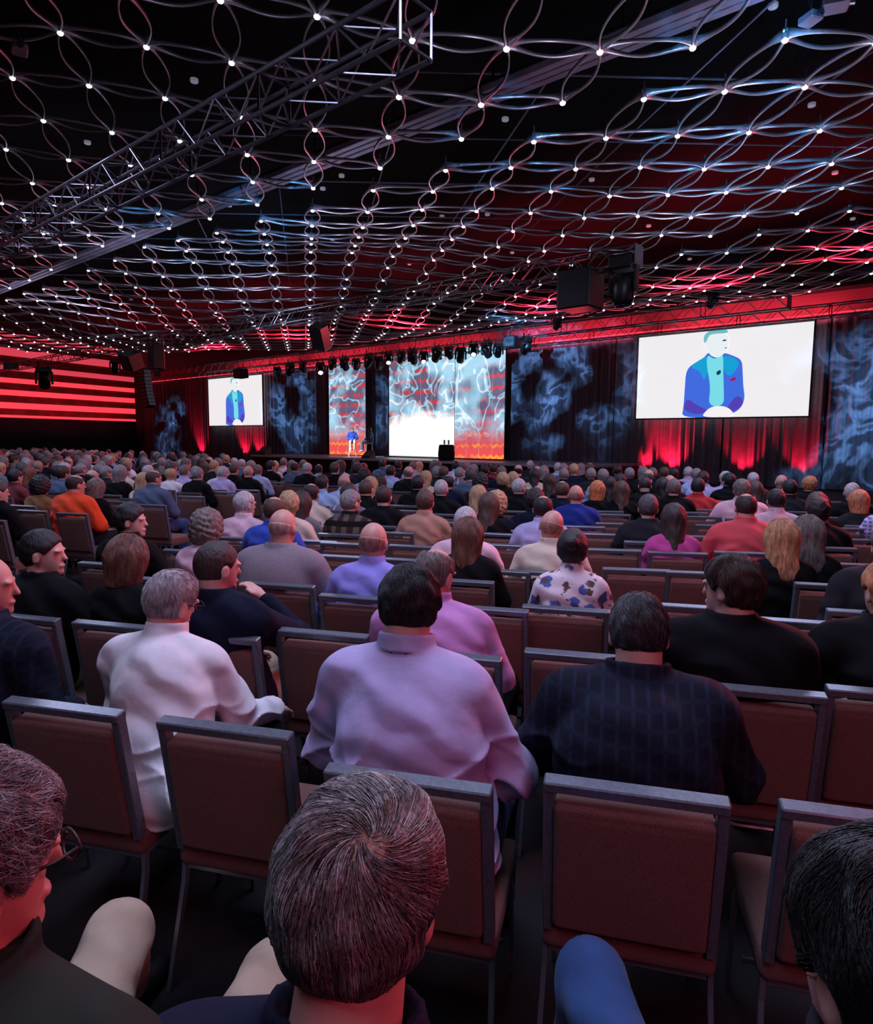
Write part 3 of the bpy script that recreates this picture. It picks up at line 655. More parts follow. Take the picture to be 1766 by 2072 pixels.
def sbox(nm, s0, s1, d0, d1, z0, z1, m, par, bev=.0):
    b = MB(); b.box(wp((s0+s1)/2, (d0+d1)/2, (z0+z1)/2), (s1-s0, d1-d0, z1-z0), R3, bev); o = b.build(nm, m, par)
    if par is not None: o.matrix_parent_inverse = Matrix.Translation(-par.location)
    return o
sbox('deck', sL, sR, 23.5, 28.2, .72, .80, deck, e); sbox('fascia', sL+.05, sR-.05, 23.58, 28.1, 0, .72, fascia, e); sbox('edge_trim', sL, sR, 23.46, 23.5, .70, .80, mat('stage_edge', (.5, .5, .56), .4, .3), e)
s0, s1 = float(atw(782, 905, 26.6)@WR), float(atw(1030, 905, 26.6)@WR)
tag(sbox('stage_riser', s0, s1, 26.4, 27.3, .80, .84, fascia, None), 'thin black riser on the stage in front of the central panels', 'riser')
e = empty('side_table', wp(float(atw(903, 925, 24.6)@WR), 24.6, .80)); tag(e, 'small round table in a black cloth at front of stage', 'table')
b = MB(); b.lathe([(.38, 0), (.40, .3), (.36, .68), (.33, .74), (.0, .745)], n=24); b.build('tablecloth', mat('cloth_black', (.006, .006, .008), .9), e, True)
for k, dx in enumerate((-.10, .10)):
    o = MB(); o.lathe([(.03, 0), (.04, .01), (.045, .20), (.04, .21), (.0, .21)], n=12); o = o.build('water_glass', mat('glass_pale', (.6, .6, .68), .1), None, True)
    o.location = np.array(e.location)+np.array([dx, 0, .75]); tag(o, ['left', 'right'][k]+' one of two water glasses on the black table on stage', 'glass')
# monitor wedges and cases by the stage
def wedge(x, y, d, z, label, sc=1.0):
    b = MB(); b.add([(-.3*sc, -.2*sc, 0), (.3*sc, -.2*sc, 0), (.3*sc, .25*sc, 0), (-.3*sc, .25*sc, 0), (-.3*sc, -.12*sc, .12*sc), (.3*sc, -.12*sc, .12*sc), (.3*sc, .2*sc, .38*sc), (-.3*sc, .2*sc, .38*sc)],
                    [(3, 2, 1, 0), (4, 5, 6, 7), (0, 1, 5, 4), (2, 3, 7, 6), (1, 2, 6, 5), (3, 0, 4, 7)])
    e = empty('monitor_speaker', atw(x, y, d), -math.radians(40)); e.location[2] = z; tag(e, label, 'speaker'); b.build('cabinet', GEAR, e)
    g = MB(); g.box((0, .03*sc, .26*sc), (.54*sc, .40*sc, .01), np.array(Matrix.Rotation(.68, 3, 'X'))); g.build('grille', mat('grille_grey', (.06, .06, .07), .6), e)
wedge(744, 925, 24.0, .80, 'black wedge monitor on stage floor in front of the two stools')
wedge(533, 925, 24.0, .80, 'grey speaker standing at the left end of the stage', 1.3)

# ---------------- trusses
def truss(name, p0, p1, size, label, sec=2.4, endplate=True):
    p0, p1 = np.array(p0, float), np.array(p1, float); ax = p1-p0; Ln = np.linalg.norm(ax); ax /= Ln; sd = np.cross(ax, EZ); sd /= np.linalg.norm(sd); uv = np.cross(sd, ax)
    e = empty(name, p0); tag(e, label, 'truss'); iv = -Vector(p0); n = max(1, round(Ln/sec)); h = size/2
    for k in range(n):
        a, c = p0+ax*Ln*k/n, p0+ax*Ln*(k+1)/n; b = MB()
        for u in (-1, 1):
            for v in (-1, 1): b.tube([a+sd*u*h+uv*v*h, c+sd*u*h+uv*v*h], .024, 6)
        m_ = max(2, round((Ln/n)/(size*1.05))); 
        for j in range(m_):
            q0, q1 = a+(c-a)*j/m_, a+(c-a)*(j+1)/m_
            if j % 2: q0, q1 = q1, q0
            for u in (-1, 1):
                b.tube([q0+sd*u*h-uv*h, q1+sd*u*h+uv*h], .011, 5, False); b.tube([q0-sd*h+uv*u*h, q1+sd*h+uv*u*h], .011, 5, False)
        for t in (a, c-ax*.0):
            for u in (-1, 1):
                b.tube([t+sd*u*h-uv*h, t+sd*u*h+uv*h], .016, 5, False); b.tube([t-sd*h+uv*u*h, t+sd*h+uv*u*h], .016, 5, False)
        o = b.build('truss_section', ALU, e); o.location = iv; 
    if endplate:
        for c in (p0, p1):
            b = MB(); b.box(c, (size*1.1, .02, size*1.1), np.stack([sd, ax, uv], 1)); o = b.build('end_plate', mat('truss_plate', (.10, .09, .10), .6, .5), e); o.location = iv
def wtr(x0, x1, d, z, **kw):
    return wp(float(atw(x0, 700, d)@WR), d, z), wp(float(atw(x1, 700, d)@WR), d, z)
p = atw(842, 52, 4.62); q = atw(-60, 520, 4.62); q[2] = p[2]
truss('lighting_truss', q, p, .40, 'long aluminium box truss hanging under the canopy at upper left', 2.0, False)
p = atw(1292, 516, 15.4); q = atw(30, 742, 15.4); q[2] = p[2]
T3 = (q, p); truss('lighting_truss', q, p, .42, 'long middle truss crossing the hall with large black gear at its right end', 3.0)
p = atw(1597, 610, 26.2); q = atw(318, 762, 26.2); q[2] = p[2]
T4 = (q, p); truss('lighting_truss', q, p, .50, 'front stage truss carrying the row of stage lights', 3.0)
p = atw(1900, 604, 27.0); q = atw(300, 775, 27.0); q[2] = p[2] = float(atw(1650, 632, 27.0)[2])
truss('lighting_truss', q, p, .42, 'rear truss directly above the drapes at stage wall', 3.0)
p = atw(160, 713, 15.4); q = np.array(T3[0])*1.0; p2 = q+(-LD)*5; p2[2] = q[2]
truss('lighting_truss', q-WN*.4-WR*5, q-WN*.4+WR*.0+np.array([0, 0, 0]), .42, 'short end length of truss in front of the red striped wall', 2.5)
redline = mat('led_line_red', (.9, .05, .1), .4, emit=1.1, ecol=(1.0, .05, .11))
b = MB(); b.box(wp((SX(300)+SX(1900))/2, 28.1, 6.42), (SX(1900)-SX(300), .05, .05), R3); tag(b.build('light_batten', redline), 'thin glowing red light batten along the top of the drapes', 'light')
for s in (-40, -32, -24, -16, -8, 0, 8):
    lamp('red_wall_wash', 'AREA', wp(s, 28.2, 6.3), 80, (1.0, .15, .24), wp(s, 28.9, 7.3), (6.5, .05))
# dark operable-wall track beam between the canopy panels
p = atw(1480, 5, 10.1); q = atw(0, 583, 10.1); zb = (p[2]+q[2])/2
e = empty('ceiling_track_beam', wp(0, 10.1, zb)); tag(e, 'long purple grey wall track beam running diagonally across the ceiling', 'beam')
s0, s1 = float(q@WR)-4, float(p@WR)+5; TM = mat('beam_grey', (.20, .18, .24), .5, noise=.2, nscale=2)
for k, (dd, nm) in enumerate([(-.17, 'rail'), (0, 'rail'), (.17, 'rail')]):
    b = MB(); b.box(R3@np.array([(s0+s1)/2, dd, 0]), (s1-s0, .13, .12), R3, .01); b.build(nm, TM, e)
b = MB(); b.box(R3@np.array([(s0+s1)/2, 0, .08]), (s1-s0, .52, .04), R3); b.build('cover_plate', BLACK, e)
b = MB()
for s in np.arange(s0, s1, 2.4): b.box(R3@np.array([s, 0, .5]), (.03, .03, .9), R3)
b.build('hanger', BLACK, e)

# ---------------- canopy of rings and lamps
ZSTR = '778,778,779,780,780,781,781,782,782,782,782,782,781,781,781,782,789,794,794,793,790,782,769,757,750,747,746,747,755,758,759;778,779,780,781,782,782,783,783,783,783,784,784,784,787,790,790,792,794,794,793,790,781,768,757,750,747,746,745,747,756,758;779,780,781,782,783,784,784,785,785,785,786,790,798,800,796,791,791,793,794,793,789,780,767,755,749,746,746,745,745,752,758;780,781,782,784,785,786,786,787,787,788,797,802,803,802,798,793,791,792,794,792,788,778,764,753,747,746,745,745,745,748,757;781,782,784,786,787,789,796,804,805,802,803,803,804,803,800,795,791,791,792,795,793,786,768,754,745,744,744,745,745,747,758;781,784,786,789,800,815,818,816,812,805,803,803,804,804,801,796,791,789,796,795,785,766,737,714,735,739,742,744,745,749,759;782,785,792,818,827,825,820,816,812,805,802,803,804,804,802,802,790,787,787,785,766,739,701,722,723,730,737,742,744,754,761;783,791,821,829,829,826,821,816,812,805,800,802,804,803,809,798,787,787,779,767,747,720,706,712,712,717,727,736,746,761,765;785,817,829,829,829,827,822,816,811,804,797,799,803,809,807,796,779,767,757,747,727,700,712,709,707,708,713,731,760,767,770;795,825,828,828,828,826,822,816,820,799,793,794,801,808,798,787,768,756,747,737,717,712,712,709,707,707,719,773,781,784,786;804,817,822,824,825,823,830,820,800,792,787,785,801,806,795,778,758,746,736,718,717,716,713,711,712,754,782,782,784,787,789;800,804,809,814,817,830,820,800,792,778,778,783,789,796,795,777,766,743,726,729,721,718,717,721,773,784,782,782,784,787,789;796,797,799,801,803,812,801,786,773,768,767,772,787,794,792,782,763,744,742,736,735,742,754,779,787,784,782,782,784,787,789;790,790,790,789,800,791,772,762,760,758,763,771,781,794,789,791,771,752,734,746,750,759,772,790,789,785,783,783,785,787,789;777,777,776,775,782,765,752,751,749,746,753,761,785,799,799,789,769,759,755,748,746,753,784,795,791,786,781,780,784,788,790;760,760,759,758,753,744,742,741,747,745,751,767,782,799,796,778,775,766,759,757,766,796,802,807,797,784,781,783,792,789,789;749,749,749,748,745,735,741,739,747,753,759,766,783,789,787,776,767,769,768,771,774,778,780,781,786,782,790,790,788,789,789;748,748,748,747,744,741,739,747,756,752,758,765,772,779,769,766,769,770,772,777,775,775,765,755,769,775,782,790,789,789,789;754,754,754,753,753,750,748,747,752,750,748,746,754,761,759,762,764,770,778,776,767,756,757,761,775,784,790,787,789,789,789;760,760,760,761,767,765,755,753,744,740,739,736,743,741,749,759,765,762,759,758,756,753,762,774,784,790,787,788,789,789,789;764,764,765,766,766,775,764,752,749,747,737,736,733,740,738,745,753,751,749,747,759,760,775,783,790,786,788,789,789,790,789;766,767,768,769,770,767,770,759,757,746,744,732,730,734,739,744,742,740,738,745,760,776,783,790,786,788,789,789,790,790,788;765,769,770,771,770,768,766,768,764,752,744,733,730,730,733,738,743,748,747,761,776,783,792,787,788,789,789,790,790,787,780;759,768,772,771,770,768,767,766,772,761,750,739,729,727,734,731,739,746,762,777,777,782,786,789,789,790,790,790,787,779,778;758,760,769,770,769,769,769,768,766,769,763,753,736,734,732,740,748,761,777,786,793,788,789,790,790,790,790,787,778,776,776;758,758,759,767,769,769,770,769,766,764,765,755,745,741,742,755,764,777,785,792,789,791,791,791,791,791,787,777,775,775,775;758,758,758,759,767,770,769,768,766,764,760,755,761,748,747,754,763,773,781,787,790,791,792,792,791,786,776,774,774,774,774;758,758,757,757,758,767,768,767,765,763,760,758,756,753,751,757,765,774,783,788,790,791,792,792,786,774,773,773,773,773,773;758,757,757,757,757,758,765,766,765,763,760,759,759,757,755,758,766,775,783,788,790,791,792,788,774,772,772,772,772,772,772'
ZT = [[int(v)/100 for v in r.split(',')] for r in ZSTR.split(';')]
I0, J0, KS = -14, -4, .93
CO, CA, CB = np.array([-1.7685, 10.3182]), np.array([1.3722, .0446]), np.array([-.2782, 1.4264])
def node(i, j):
    a, c = i-I0, j-J0
    if not (0 <= a < len(ZT) and 0 <= c < len(ZT[0])) or i+j > 26: return None
    p = np.r_[CO+i*CA+j*CB, ZT[a][c]]; return EYE+(p-EYE)*KS
def panel(i, j): return 0 if i+j <= 4 else (1 if i+j <= 14 else 2)
PN = ['near dark ceiling panel', 'middle ceiling panel', 'far red-lit ceiling panel']
NODES = {}
for i in range(-14, 15):
    for j in range(-4, 27):
        p = node(i, j)
        if p is None: continue
        x, y, z = proj(p)
        if z > 1.5 and -260 < x < 2030 and -260 < y < 780: NODES[(i, j)] = (p, x, y, z)
def inframe(x, y, mgn=15): return -mgn < x < 1766+mgn and -mgn < y < 2072
# lamp
b = MB(); b.lathe([(.0, .0), (.032, .006), (.043, .022), (.045, .04)], n=12); nglow = len(b.F)
b.mi = 1; b.lathe([(.048, .036), (.052, .05), (.052, .10), (.03, .125), (.012, .13), (.012, .30)], n=12)
LAMP = b.mesh(True, 'canopy_lamp'); LAMP.materials.append(BULB); LAMP.materials.append(RINGM)
order = sorted([k for k in NODES if inframe(NODES[k][1], NODES[k][2])], key=lambda k: NODES[k][3])
rest = MB()
for q, k in enumerate(order):
    p = NODES[k][0]
    if q < 300:
        o = link('canopy_lamp', LAMP); o.location = p-np.array([0, 0, .03])
        tag(o, 'small glowing white lamp where rings meet in the %s' % PN[panel(*k)], 'light', 'glowing lamps of the %s' % PN[panel(*k)])
    else:
        rest.mi = 0; rest.lathe([(.0, .0), (.032, .006), (.043, .022), (.045, .04)], p-np.array([0, 0, .03]), n=8)
        rest.mi = 1; rest.lathe([(.048, .036), (.052, .10), (.012, .13)], p-np.array([0, 0, .03]), n=8)
if rest.V: tag(link('canopy_lamp_rest', rest.mesh(True)), 'the farthest small glowing lamps of the ring canopy', 'light', kind='stuff').data.materials.append(BULB); bpy.data.objects['canopy_lamp_rest'].data.materials.append(RINGM)
def ringV(L, wd, org=None, ax=None, sd=None, up=None, n=18):
    V, F = [], []
    for sg in (-1, 1):
        base = len(V)
        for k in range(n+1):
            t = k/n; s = math.sin(math.pi*t)**.85 if 0 < t < 1 else 0
            x = L*(.012+.976*t); y = sg*(wd*s+.010); hh = .026+.055*abs(2*t-1)**5; zc = .03-.05*math.sin(math.pi*t)
            tn = .0095+.010*abs(2*t-1)**6
            for dy, dz in ((-tn, -hh), (tn, -hh), (tn, hh), (-tn, hh)): V.append((x, y+dy, zc+dz+.05))
        for k in range(n):
            a = base+k*4
            for c in range(4): F.append((a+c, a+(c+1) % 4, a+4+(c+1) % 4, a+4+c))
    V = np.array(V)
    if org is not None: V = org+V[:, :1]*ax+V[:, 1:2]*sd+V[:, 2:]*up
    return V, F
V, F = ringV(1.0, .175); RINGME = mesh_from(V, F, True, 'canopy_ring'); RINGME.materials.append(RINGM)
edges = []
for (i, j) in NODES:
    for di, dj in ((1, 0), (0, 1)):
        k2 = (i+di, j+dj)
        if k2 in NODES and panel(i, j) == panel(*k2):
            A_, B_ = NODES[(i, j)], NODES[k2]
            if inframe(A_[1], A_[2], 10) or inframe(B_[1], B_[2], 10) or inframe((A_[1]+B_[1])/2, (A_[2]+B_[2])/2): edges.append((min(A_[3], B_[3]), (i, j), k2))
edges.sort(); rest = MB()
for q, (z, a, c) in enumerate(edges):
    P, Q = NODES[a][0], NODES[c][0]; ax = Q-P; L = np.linalg.norm(ax); ax = ax/L; sd = np.cross(EZ, ax); sd /= np.linalg.norm(sd); up = np.cross(ax, sd)
    if q < 300:
        o = link('canopy_ring', RINGME); M = Matrix.Identity(4)
        for r in range(3): M[r][0] = ax[r]*L; M[r][1] = sd[r]; M[r][2] = up[r]; M[r][3] = P[r]
        o.matrix_world = M
        dr = 'running away from the camera' if a[0] == c[0] else 'running across the hall'
        tag(o, 'slim leaf-shaped metal ring %s in the %s' % (dr, PN[panel(*a)]), 'ring', 'leaf-shaped rings %s in the %s' % (dr, PN[panel(*a)]))
    else:
        V, F = ringV(L, .175, P, ax, sd, up, 10); rest.add(V, F)
tag(rest.build('canopy_ring_rest', RINGM, None, True), 'farther leaf-shaped metal rings of the ceiling canopy', 'ring', kind='stuff')
# thin ceiling tracks over the canopy
trm = mat('ceiling_track_grey', (.16, .17, .24), .45, .4)
def trackline(p, q, lb):
    b = MB(); b.tube([p, q], .018, 4); tag(b.build('ceiling_track', trm), lb, 'track', 'thin tracks on the black ceiling')
for i in range(-7, 12, 2):
    a, c = CO+CA*(i+.35)+CB*(5-i), CO+CA*(i+.35)+CB*(15-i); a = a*KS; c = c*KS
    trackline(np.r_[a, 8.35], np.r_[c, 8.35], 'thin grey track on the black ceiling running toward the stage')
for k in range(0, 9):
    j = k*2+.5; a, c = (CO+CA*max(-9, 4-j)+CB*j)*KS, (CO+CA*(15-j*.9)+CB*j)*KS
    trackline(np.r_[a, 8.45], np.r_[c, 8.45], 'thin grey track on the black ceiling running across the hall')
b = MB(); b.lathe([(.0, 0), (.05, .0), (.075, -.015), (.08, .0), (.08, .05)], n=18); RL = b.mesh(True, 'recessed_light'); RL.materials.append(mat('recessed_glass', (.3, .3, .35), .3, emit=.16, ecol=(.75, .72, .95)))
for x, y in [(393, 165), (1022, 243), (1197, 365), (1564, 14), (1642, 214), (1689, 351), (1725, 444), (691, 357), (464, 417), (177, 290), (653, 383), (894, 439), (986, 435), (673, 489), (504, 530), (1312, 458), (1395, 525), (828, 535), (265, 607), (1036, 512)]:
    o = link('recessed_light', RL); o.location = atz(x, y, 9.0); tag(o, 'faint round recessed light in the black ceiling above the rings', 'light', 'faint recessed ceiling lights')
# small hanging fixtures at the ceiling
def smallfix(x, y, z, label, sc=1.0, rz=0.3):
    e = empty('projector', atz(x, y, z), rz); tag(e, label, 'projector'); b = MB(); b.box((0, 0, 0), (.26*sc, .32*sc, .14*sc), bev=.02); b.build('body', mat('fixture_grey', (.22, .20, .26), .4, .3), e)
    b = MB(); b.lathe([(.05*sc, 0), (.06*sc, .06*sc), (.0, .07*sc)], (0, -.16*sc, 0), 14, Matrix.Rotation(math.pi/2, 3, 'X')); b.build('lens', LENS, e)
    b = MB(); b.tube([(0, 0, .08*sc), (0, 0, 9.2-z)], .015, 6); b.tube([(0, .1, .08*sc), (.1, .15, .3), (.05, .1, .5)], .01, 5); b.build('bracket', BLACK, e)
smallfix(40, 100, 7.6, 'small grey projector hanging at the far upper left of the ceiling', .8, .6)
smallfix(1640, 38, 7.4, 'small grey projector with looped cable at upper right of the ceiling', .8)
smallfix(1690, 8, 7.5, 'grey projector at the top right edge of the ceiling', 1.0, 1.2)

# ---------------- hanging show gear
def mover_meshes(lit):
    base = MB(); base.box((0, 0, -.06), (.34, .26, .12), bev=.02); base.tube([(-.1, 0, .0), (-.1, 0, .14)], .02, 6); base.tube([(.1, 0, .0), (.1, 0, .14)], .02, 6)
    yoke = MB(); yoke.box((-.17, 0, -.24), (.05, .12, .30), bev=.015); yoke.box((.17, 0, -.24), (.05, .12, .30), bev=.015); yoke.box((0, 0, -.125), (.38, .14, .04), bev=.01)
    R = np.array(Matrix.Rotation(-2.3, 3, 'X')); head = MB(); head.lathe([(.07, -.20), (.115, -.16), (.125, .0), (.135, .14), (.12, .19), (.105, .19)], (0, 0, -.30), 18, R)
    lens = MB(); lens.lathe([(.0, .196), (.07, .195), (.10, .186), (.1, .17)], (0, 0, -.30), 18, R)
    return [('base', base.mesh(), GEAR), ('yoke', yoke.mesh(), GEAR), ('head', head.mesh(True), GEAR), ('lens', lens.mesh(True), LENSON if lit else LENS)]
MOV = {}
def mover(p, label, lit=False, sc=1.0, yaw=0.0, group=None):
    if lit not in MOV:
        MOV[lit] = mover_meshes(lit)
        for n_, me, mt in MOV[lit]: me.materials.append(mt)
    e = empty('moving_head_light', p, yaw); e.scale = (sc,)*3; tag(e, label, 'stage light', group)
    for n_, me, mt in MOV[lit]: link(n_, me, None, e)
z4 = T4[0][2]-.32
for k, (x, lit) in enumerate([(560, 0), (586, 0), (612, 0), (648, 1), (672, 0), (696, 0), (720, 0), (746, 0), (786, 1), (766, 0), (812, 0), (834, 0), (857, 1), (884, 0), (908, 0), (932, 0), (958, 1), (984, 0), (1008, 0), (1064, 0)]):
    p = atw(x, 705, 26.0); p[2] = z4-(.12 if k % 3 == 0 else 0)
    lb = ('lit stage light with blue-white lens, %s of the four on the front truss' % {648: 'leftmost', 786: 'second from left', 857: 'third from left', 958: 'rightmost'}[x]) if lit else 'unlit black moving stage light under the front stage truss'
    mover(p, lb, bool(lit), 1.25+.2*(k % 2), math.atan2(p[0], -p[1]) if lit else .7+.9*math.sin(k*2.1)-math.radians(40), None if lit else 'unlit stage lights under the front truss')
for x, y in [(648, 728), (786, 716), (857, 704), (958, 702)]: pass
for (x, y, lb, sc) in [(88, 752, 'cluster-like black stage light at the left end of the middle truss', 2.4), (232, 736, 'small black stage light in front of the red wall beside the tilted speaker', 1.3), (1128, 652, 'small black stage light on the truss left of the right video screen', 1.0), (1443, 602, 'black stage light near right end of the front stage truss', 1.1)]:
    p = atw(x, y-8, 15.4 if x < 300 else 26.2); mover(p, lb, False, sc, .5)
def hangbox(x, y, d, size, label, tilt=0.0, name='speaker', drop=1.0, yaw=-40):
    e = empty(name, atw(x, y, d), math.radians(yaw)); tag(e, label, 'speaker' if name == 'speaker' else 'projector'); R = np.array(Matrix.Rotation(tilt, 3, 'X')@Matrix.Rotation(tilt*.5, 3, 'Y'))
    b = MB(); b.box((0, 0, 0), size, R, .04); b.build('cabinet', GEAR, e)
    g = MB(); g.box(R@np.array([0, -size[1]/2-.008, 0]), (size[0]*.86, .015, size[2]*.86), R, .005); g.build('grille', mat('grille_dark', (.022, .022, .028), .7), e)
    b = MB(); b.tube([(-size[0]*.3, 0, size[2]*.45), (-size[0]*.3, 0, size[2]/2+drop)], .02, 6); b.tube([(size[0]*.3, 0, size[2]*.45), (size[0]*.3, 0, size[2]/2+drop)], .02, 6); b.build('bracket', BLACK, e)
hangbox(1174, 588, 15.4, (.92, .8, .95), 'very large square black speaker cabinet at right end of the middle truss', 0, drop=.35)
hangbox(648, 682, 15.4, (.55, .45, .85), 'tilted black speaker cabinet under the middle truss above left scenic panel', .5, drop=.3)
hangbox(266, 730, 15.0, (.85, .7, .8), 'tilted black speaker cabinet in front of the end of the red wall', .45, drop=.35)
hangbox(316, 722, 15.0, (.60, .5, 1.1), 'upright black speaker cabinet above the left end of the front truss', 0, drop=.3)
hangbox(1036, 692, 25.9, (.62, .6, .5), 'square black projector under the truss beside right scenic panel', 0, 'projector', .3)
hangbox(487, 756, 25.9, (.9, .6, .6), 'black projector hanging over the top of the left video screen', .2, 'projector', .3)
hangbox(786, 588, 15.3, (.55, .12, .34), 'flat black monitor mounted on top of the middle truss', 0, 'projector', .0)
# big round moving light at the right end of the middle truss
e = empty('drum_light', atw(1262, 545, 15.4), -.7); tag(e, 'tall black drum-shaped stage light at the right end of the middle truss', 'stage light')
b = MB(); b.box((0, 0, .14), (.62, .5, .34), bev=.05); b.box((-.32, 0, -.2), (.07, .2, .7), bev=.02); b.box((.32, 0, -.2), (.07, .2, .7), bev=.02); b.build('yoke', GEAR, e)
b = MB(); b.lathe([(.15, .3), (.25, .25), (.27, 0), (.26, -.3), (.2, -.42), (.0, -.44)], (0, 0, -.42), 24); b.build('drum', GEAR, e, True)
b = MB(); b.lathe([(.0, -.46), (.16, -.45), (.19, -.42)], (0, 0, -.42), 24); b.build('lens', LENS, e, True)
# line array
e = empty('line_array', atw(292, 752, 22.0), math.radians(-25)); tag(e, 'curved column of speaker boxes hanging left of the left video screen', 'speaker')
zz_, yy_, an = 0, 0, 0; nb_ = 10; sc_ = 1.75
for k in range(nb_):
    an = .03+.035*k; R = np.array(Matrix.Rotation(-an*0-an, 3, 'Y')); c = np.array([yy_, 0, zz_])
    b = MB(); b.box(c, (.55, .62, .24), R, .03); b.build('array_cabinet', GEAR, e)
    b = MB(); b.box(c+R@np.array([.27, 0, 0]), (.02, .56, .20), R); b.build('array_grille', mat('array_grille_lit', (.24, .24, .34), .5), e)
    zz_ -= .25*math.cos(an); yy_ += .25*math.sin(an)
b = MB(); b.box((0, 0, .2), (.6, .5, .06)); b.tube([(0, 0, .2), (0, 0, 1.2)], .02, 6); b.build('bumper_frame', BLACK, e)

# ------------------------------------------------------------------ chairs
CHF = mat('chair_frame_bronze', (.13, .145, .175), .30, .35, noise=.15, nscale=80)
CHP = mat('chair_fabric_brown', (.165, .075, .062), .9, noise=.25, nscale=260, bump=.5, bscale=420, sheen=.1, spec=.2)
CHL = mat('chair_leg_metal', (.42, .44, .50), .28, .85)
def chair_parts():
    P = []; W, T0, T1, yb0, yb1 = .445, .455, .92, -.215, -.295
    ax = np.array([0, yb1-yb0, T1-T0]); ax /= np.linalg.norm(ax); nn = np.array([0, ax[2], -ax[1]]); R = np.stack([[1, 0, 0], nn, ax], 1); mid = np.array([0, (yb0+yb1)/2, (T0+T1)/2]); Hh = math.hypot(yb1-yb0, T1-T0)
    b = MB()
    for sg in (-1, 1): b.box(mid+R@np.array([sg*(W/2-.014), 0, -.01]), (.028, .040, Hh-.02), R, .004)
    b.box(mid+R@np.array([0, 0, Hh/2-.0145]), (W, .046, .029), R, .004); b.box(mid+R@np.array([0, 0, -Hh/2+.05]), (W-.05, .02, .03), R, .003)
    P.append(('back_frame', b.mesh(), CHF))
    def f(Q):
        q = (Q-mid)@R; q = q-np.array([0, .004, -.020]); a = np.abs(q)-np.array([W/2-.040, .018+.007*np.cos(np.pi*0), Hh/2-.055])
        d = np.linalg.norm(np.maximum(a, 0), axis=1)+np.minimum(a.max(1), 0)-.012
        d = d-.006*np.clip(1-(q[:, 0]/.2)**2, 0, 1)*np.clip(1-(q[:, 2]/.22)**2, 0, 1)
        ring = np.abs(np.abs(q[:, 2]-(Hh/2-.062))-.0)-.003
        return np.maximum(d, -(np.abs(q[:, 2]-(Hh/2-.060))-.0025+np.where(np.abs(q[:, 1]) > .020, 0, 1)))
    V, F = nets(f, (-.25, -.36, .42), (.25, -.14, .94), .007); P.append(('backrest', mesh_from(V, F), CHP))
    def g(Q):
        q = Q-np.array([0, .0, .435]); a = np.abs(q)-np.array([.205, .205, .022]); d = np.linalg.norm(np.maximum(a, 0), axis=1)+np.minimum(a.max(1), 0)-.022
        return d-.012*np.clip(1-(q[:, 0]/.22)**2, 0, 1)*np.clip(1-(q[:, 1]/.22)**2, 0, 1)
    V, F = nets(g, (-.26, -.26, .36), (.26, .26, .50), .010); P.append(('seat', mesh_from(V, F), CHP))
    b = MB(); b.box((0, 0, .385), (.42, .42, .03), bev=.006)
    b.tube([(-.19, .15, .16), (.19, .15, .16)], .009, 6); P.append(('seat_frame', b.mesh(), CHL))
    for sg in (-1, 1):
        b = MB(); b.tube([(sg*.212, yb0+.0, .47), (sg*.214, -.20, .40), (sg*.216, -.205, .33), (sg*.222, -.25, .15), (sg*.226, -.29, .0)], .014, 4, True, (1.15, .7)); P.append(('leg', b.mesh(), CHL))
        b = MB(); b.tube([(sg*.205, .19, .40), (sg*.210, .205, .30), (sg*.216, .22, .0)], .014, 4, True, (1.15, .7)); P.append(('leg', b.mesh(), CHL))
        b = MB(); b.tube([(sg*.214, -.20, .40), (sg*.212, .19, .395)], .013, 4); P.append(('side_rail', b.mesh(), CHL))
    for n_, me, mt in P: me.materials.append(mt)
    return P
CPARTS = chair_parts(); CHAIRS = []
fb = MB(); fb.box((0, -.255, .90), (.44, .05, .03)); fb.box((-.21, -.25, .68), (.03, .04, .44)); fb.box((.21, -.25, .68), (.03, .04, .44)); fb.mi = 1; fb.box((0, -.25, .67), (.39, .05, .40)); fb.box((0, 0, .435), (.43, .43, .06))
fb.mi = 2
for sx in (-.2, .2):
    for sy in (-.22, .2): fb.box((sx, sy, .2), (.025, .02, .4))
FARCH = fb.mesh(False, 'banquet_chair'); [FARCH.materials.append(q) for q in (CHF, CHP, CHL)]
def heading(X, Y):
    a = 14.5
    if X < -1.5: a += min(6, (-X-1.5)*1.2)
    if X > 1.2 and Y > 4: a -= 4
    return math.radians(a)
def chair(x, y, a, label, group=None, far=False, ox=None):
    CHAIRS.append((x, y))
    if far:
        o = link('banquet_chair', FARCH); o.location = (x, y, 0); o.rotation_euler = (0, 0, -a); return tag(o, label, 'chair', group)
    e = empty('banquet_chair', (x, y, 0), -a); tag(e, label, 'chair', group)
    for n_, me, mt in CPARTS: link(n_, me, None, e)
    return e
def free(x, y, r=.34): return all((x-c[0])**2+(y-c[1])**2 > r*r for c in CHAIRS)
OFF = {'A': (0, 880), 'B': (440, 880), 'C': (880, 880), 'D': (1316, 880), 'P': (0, 0)}
def px(c, x, y):
    s = 1 if c == 'P' else 3.924; return OFF[c][0]+x/s, OFF[c][1]+y/s
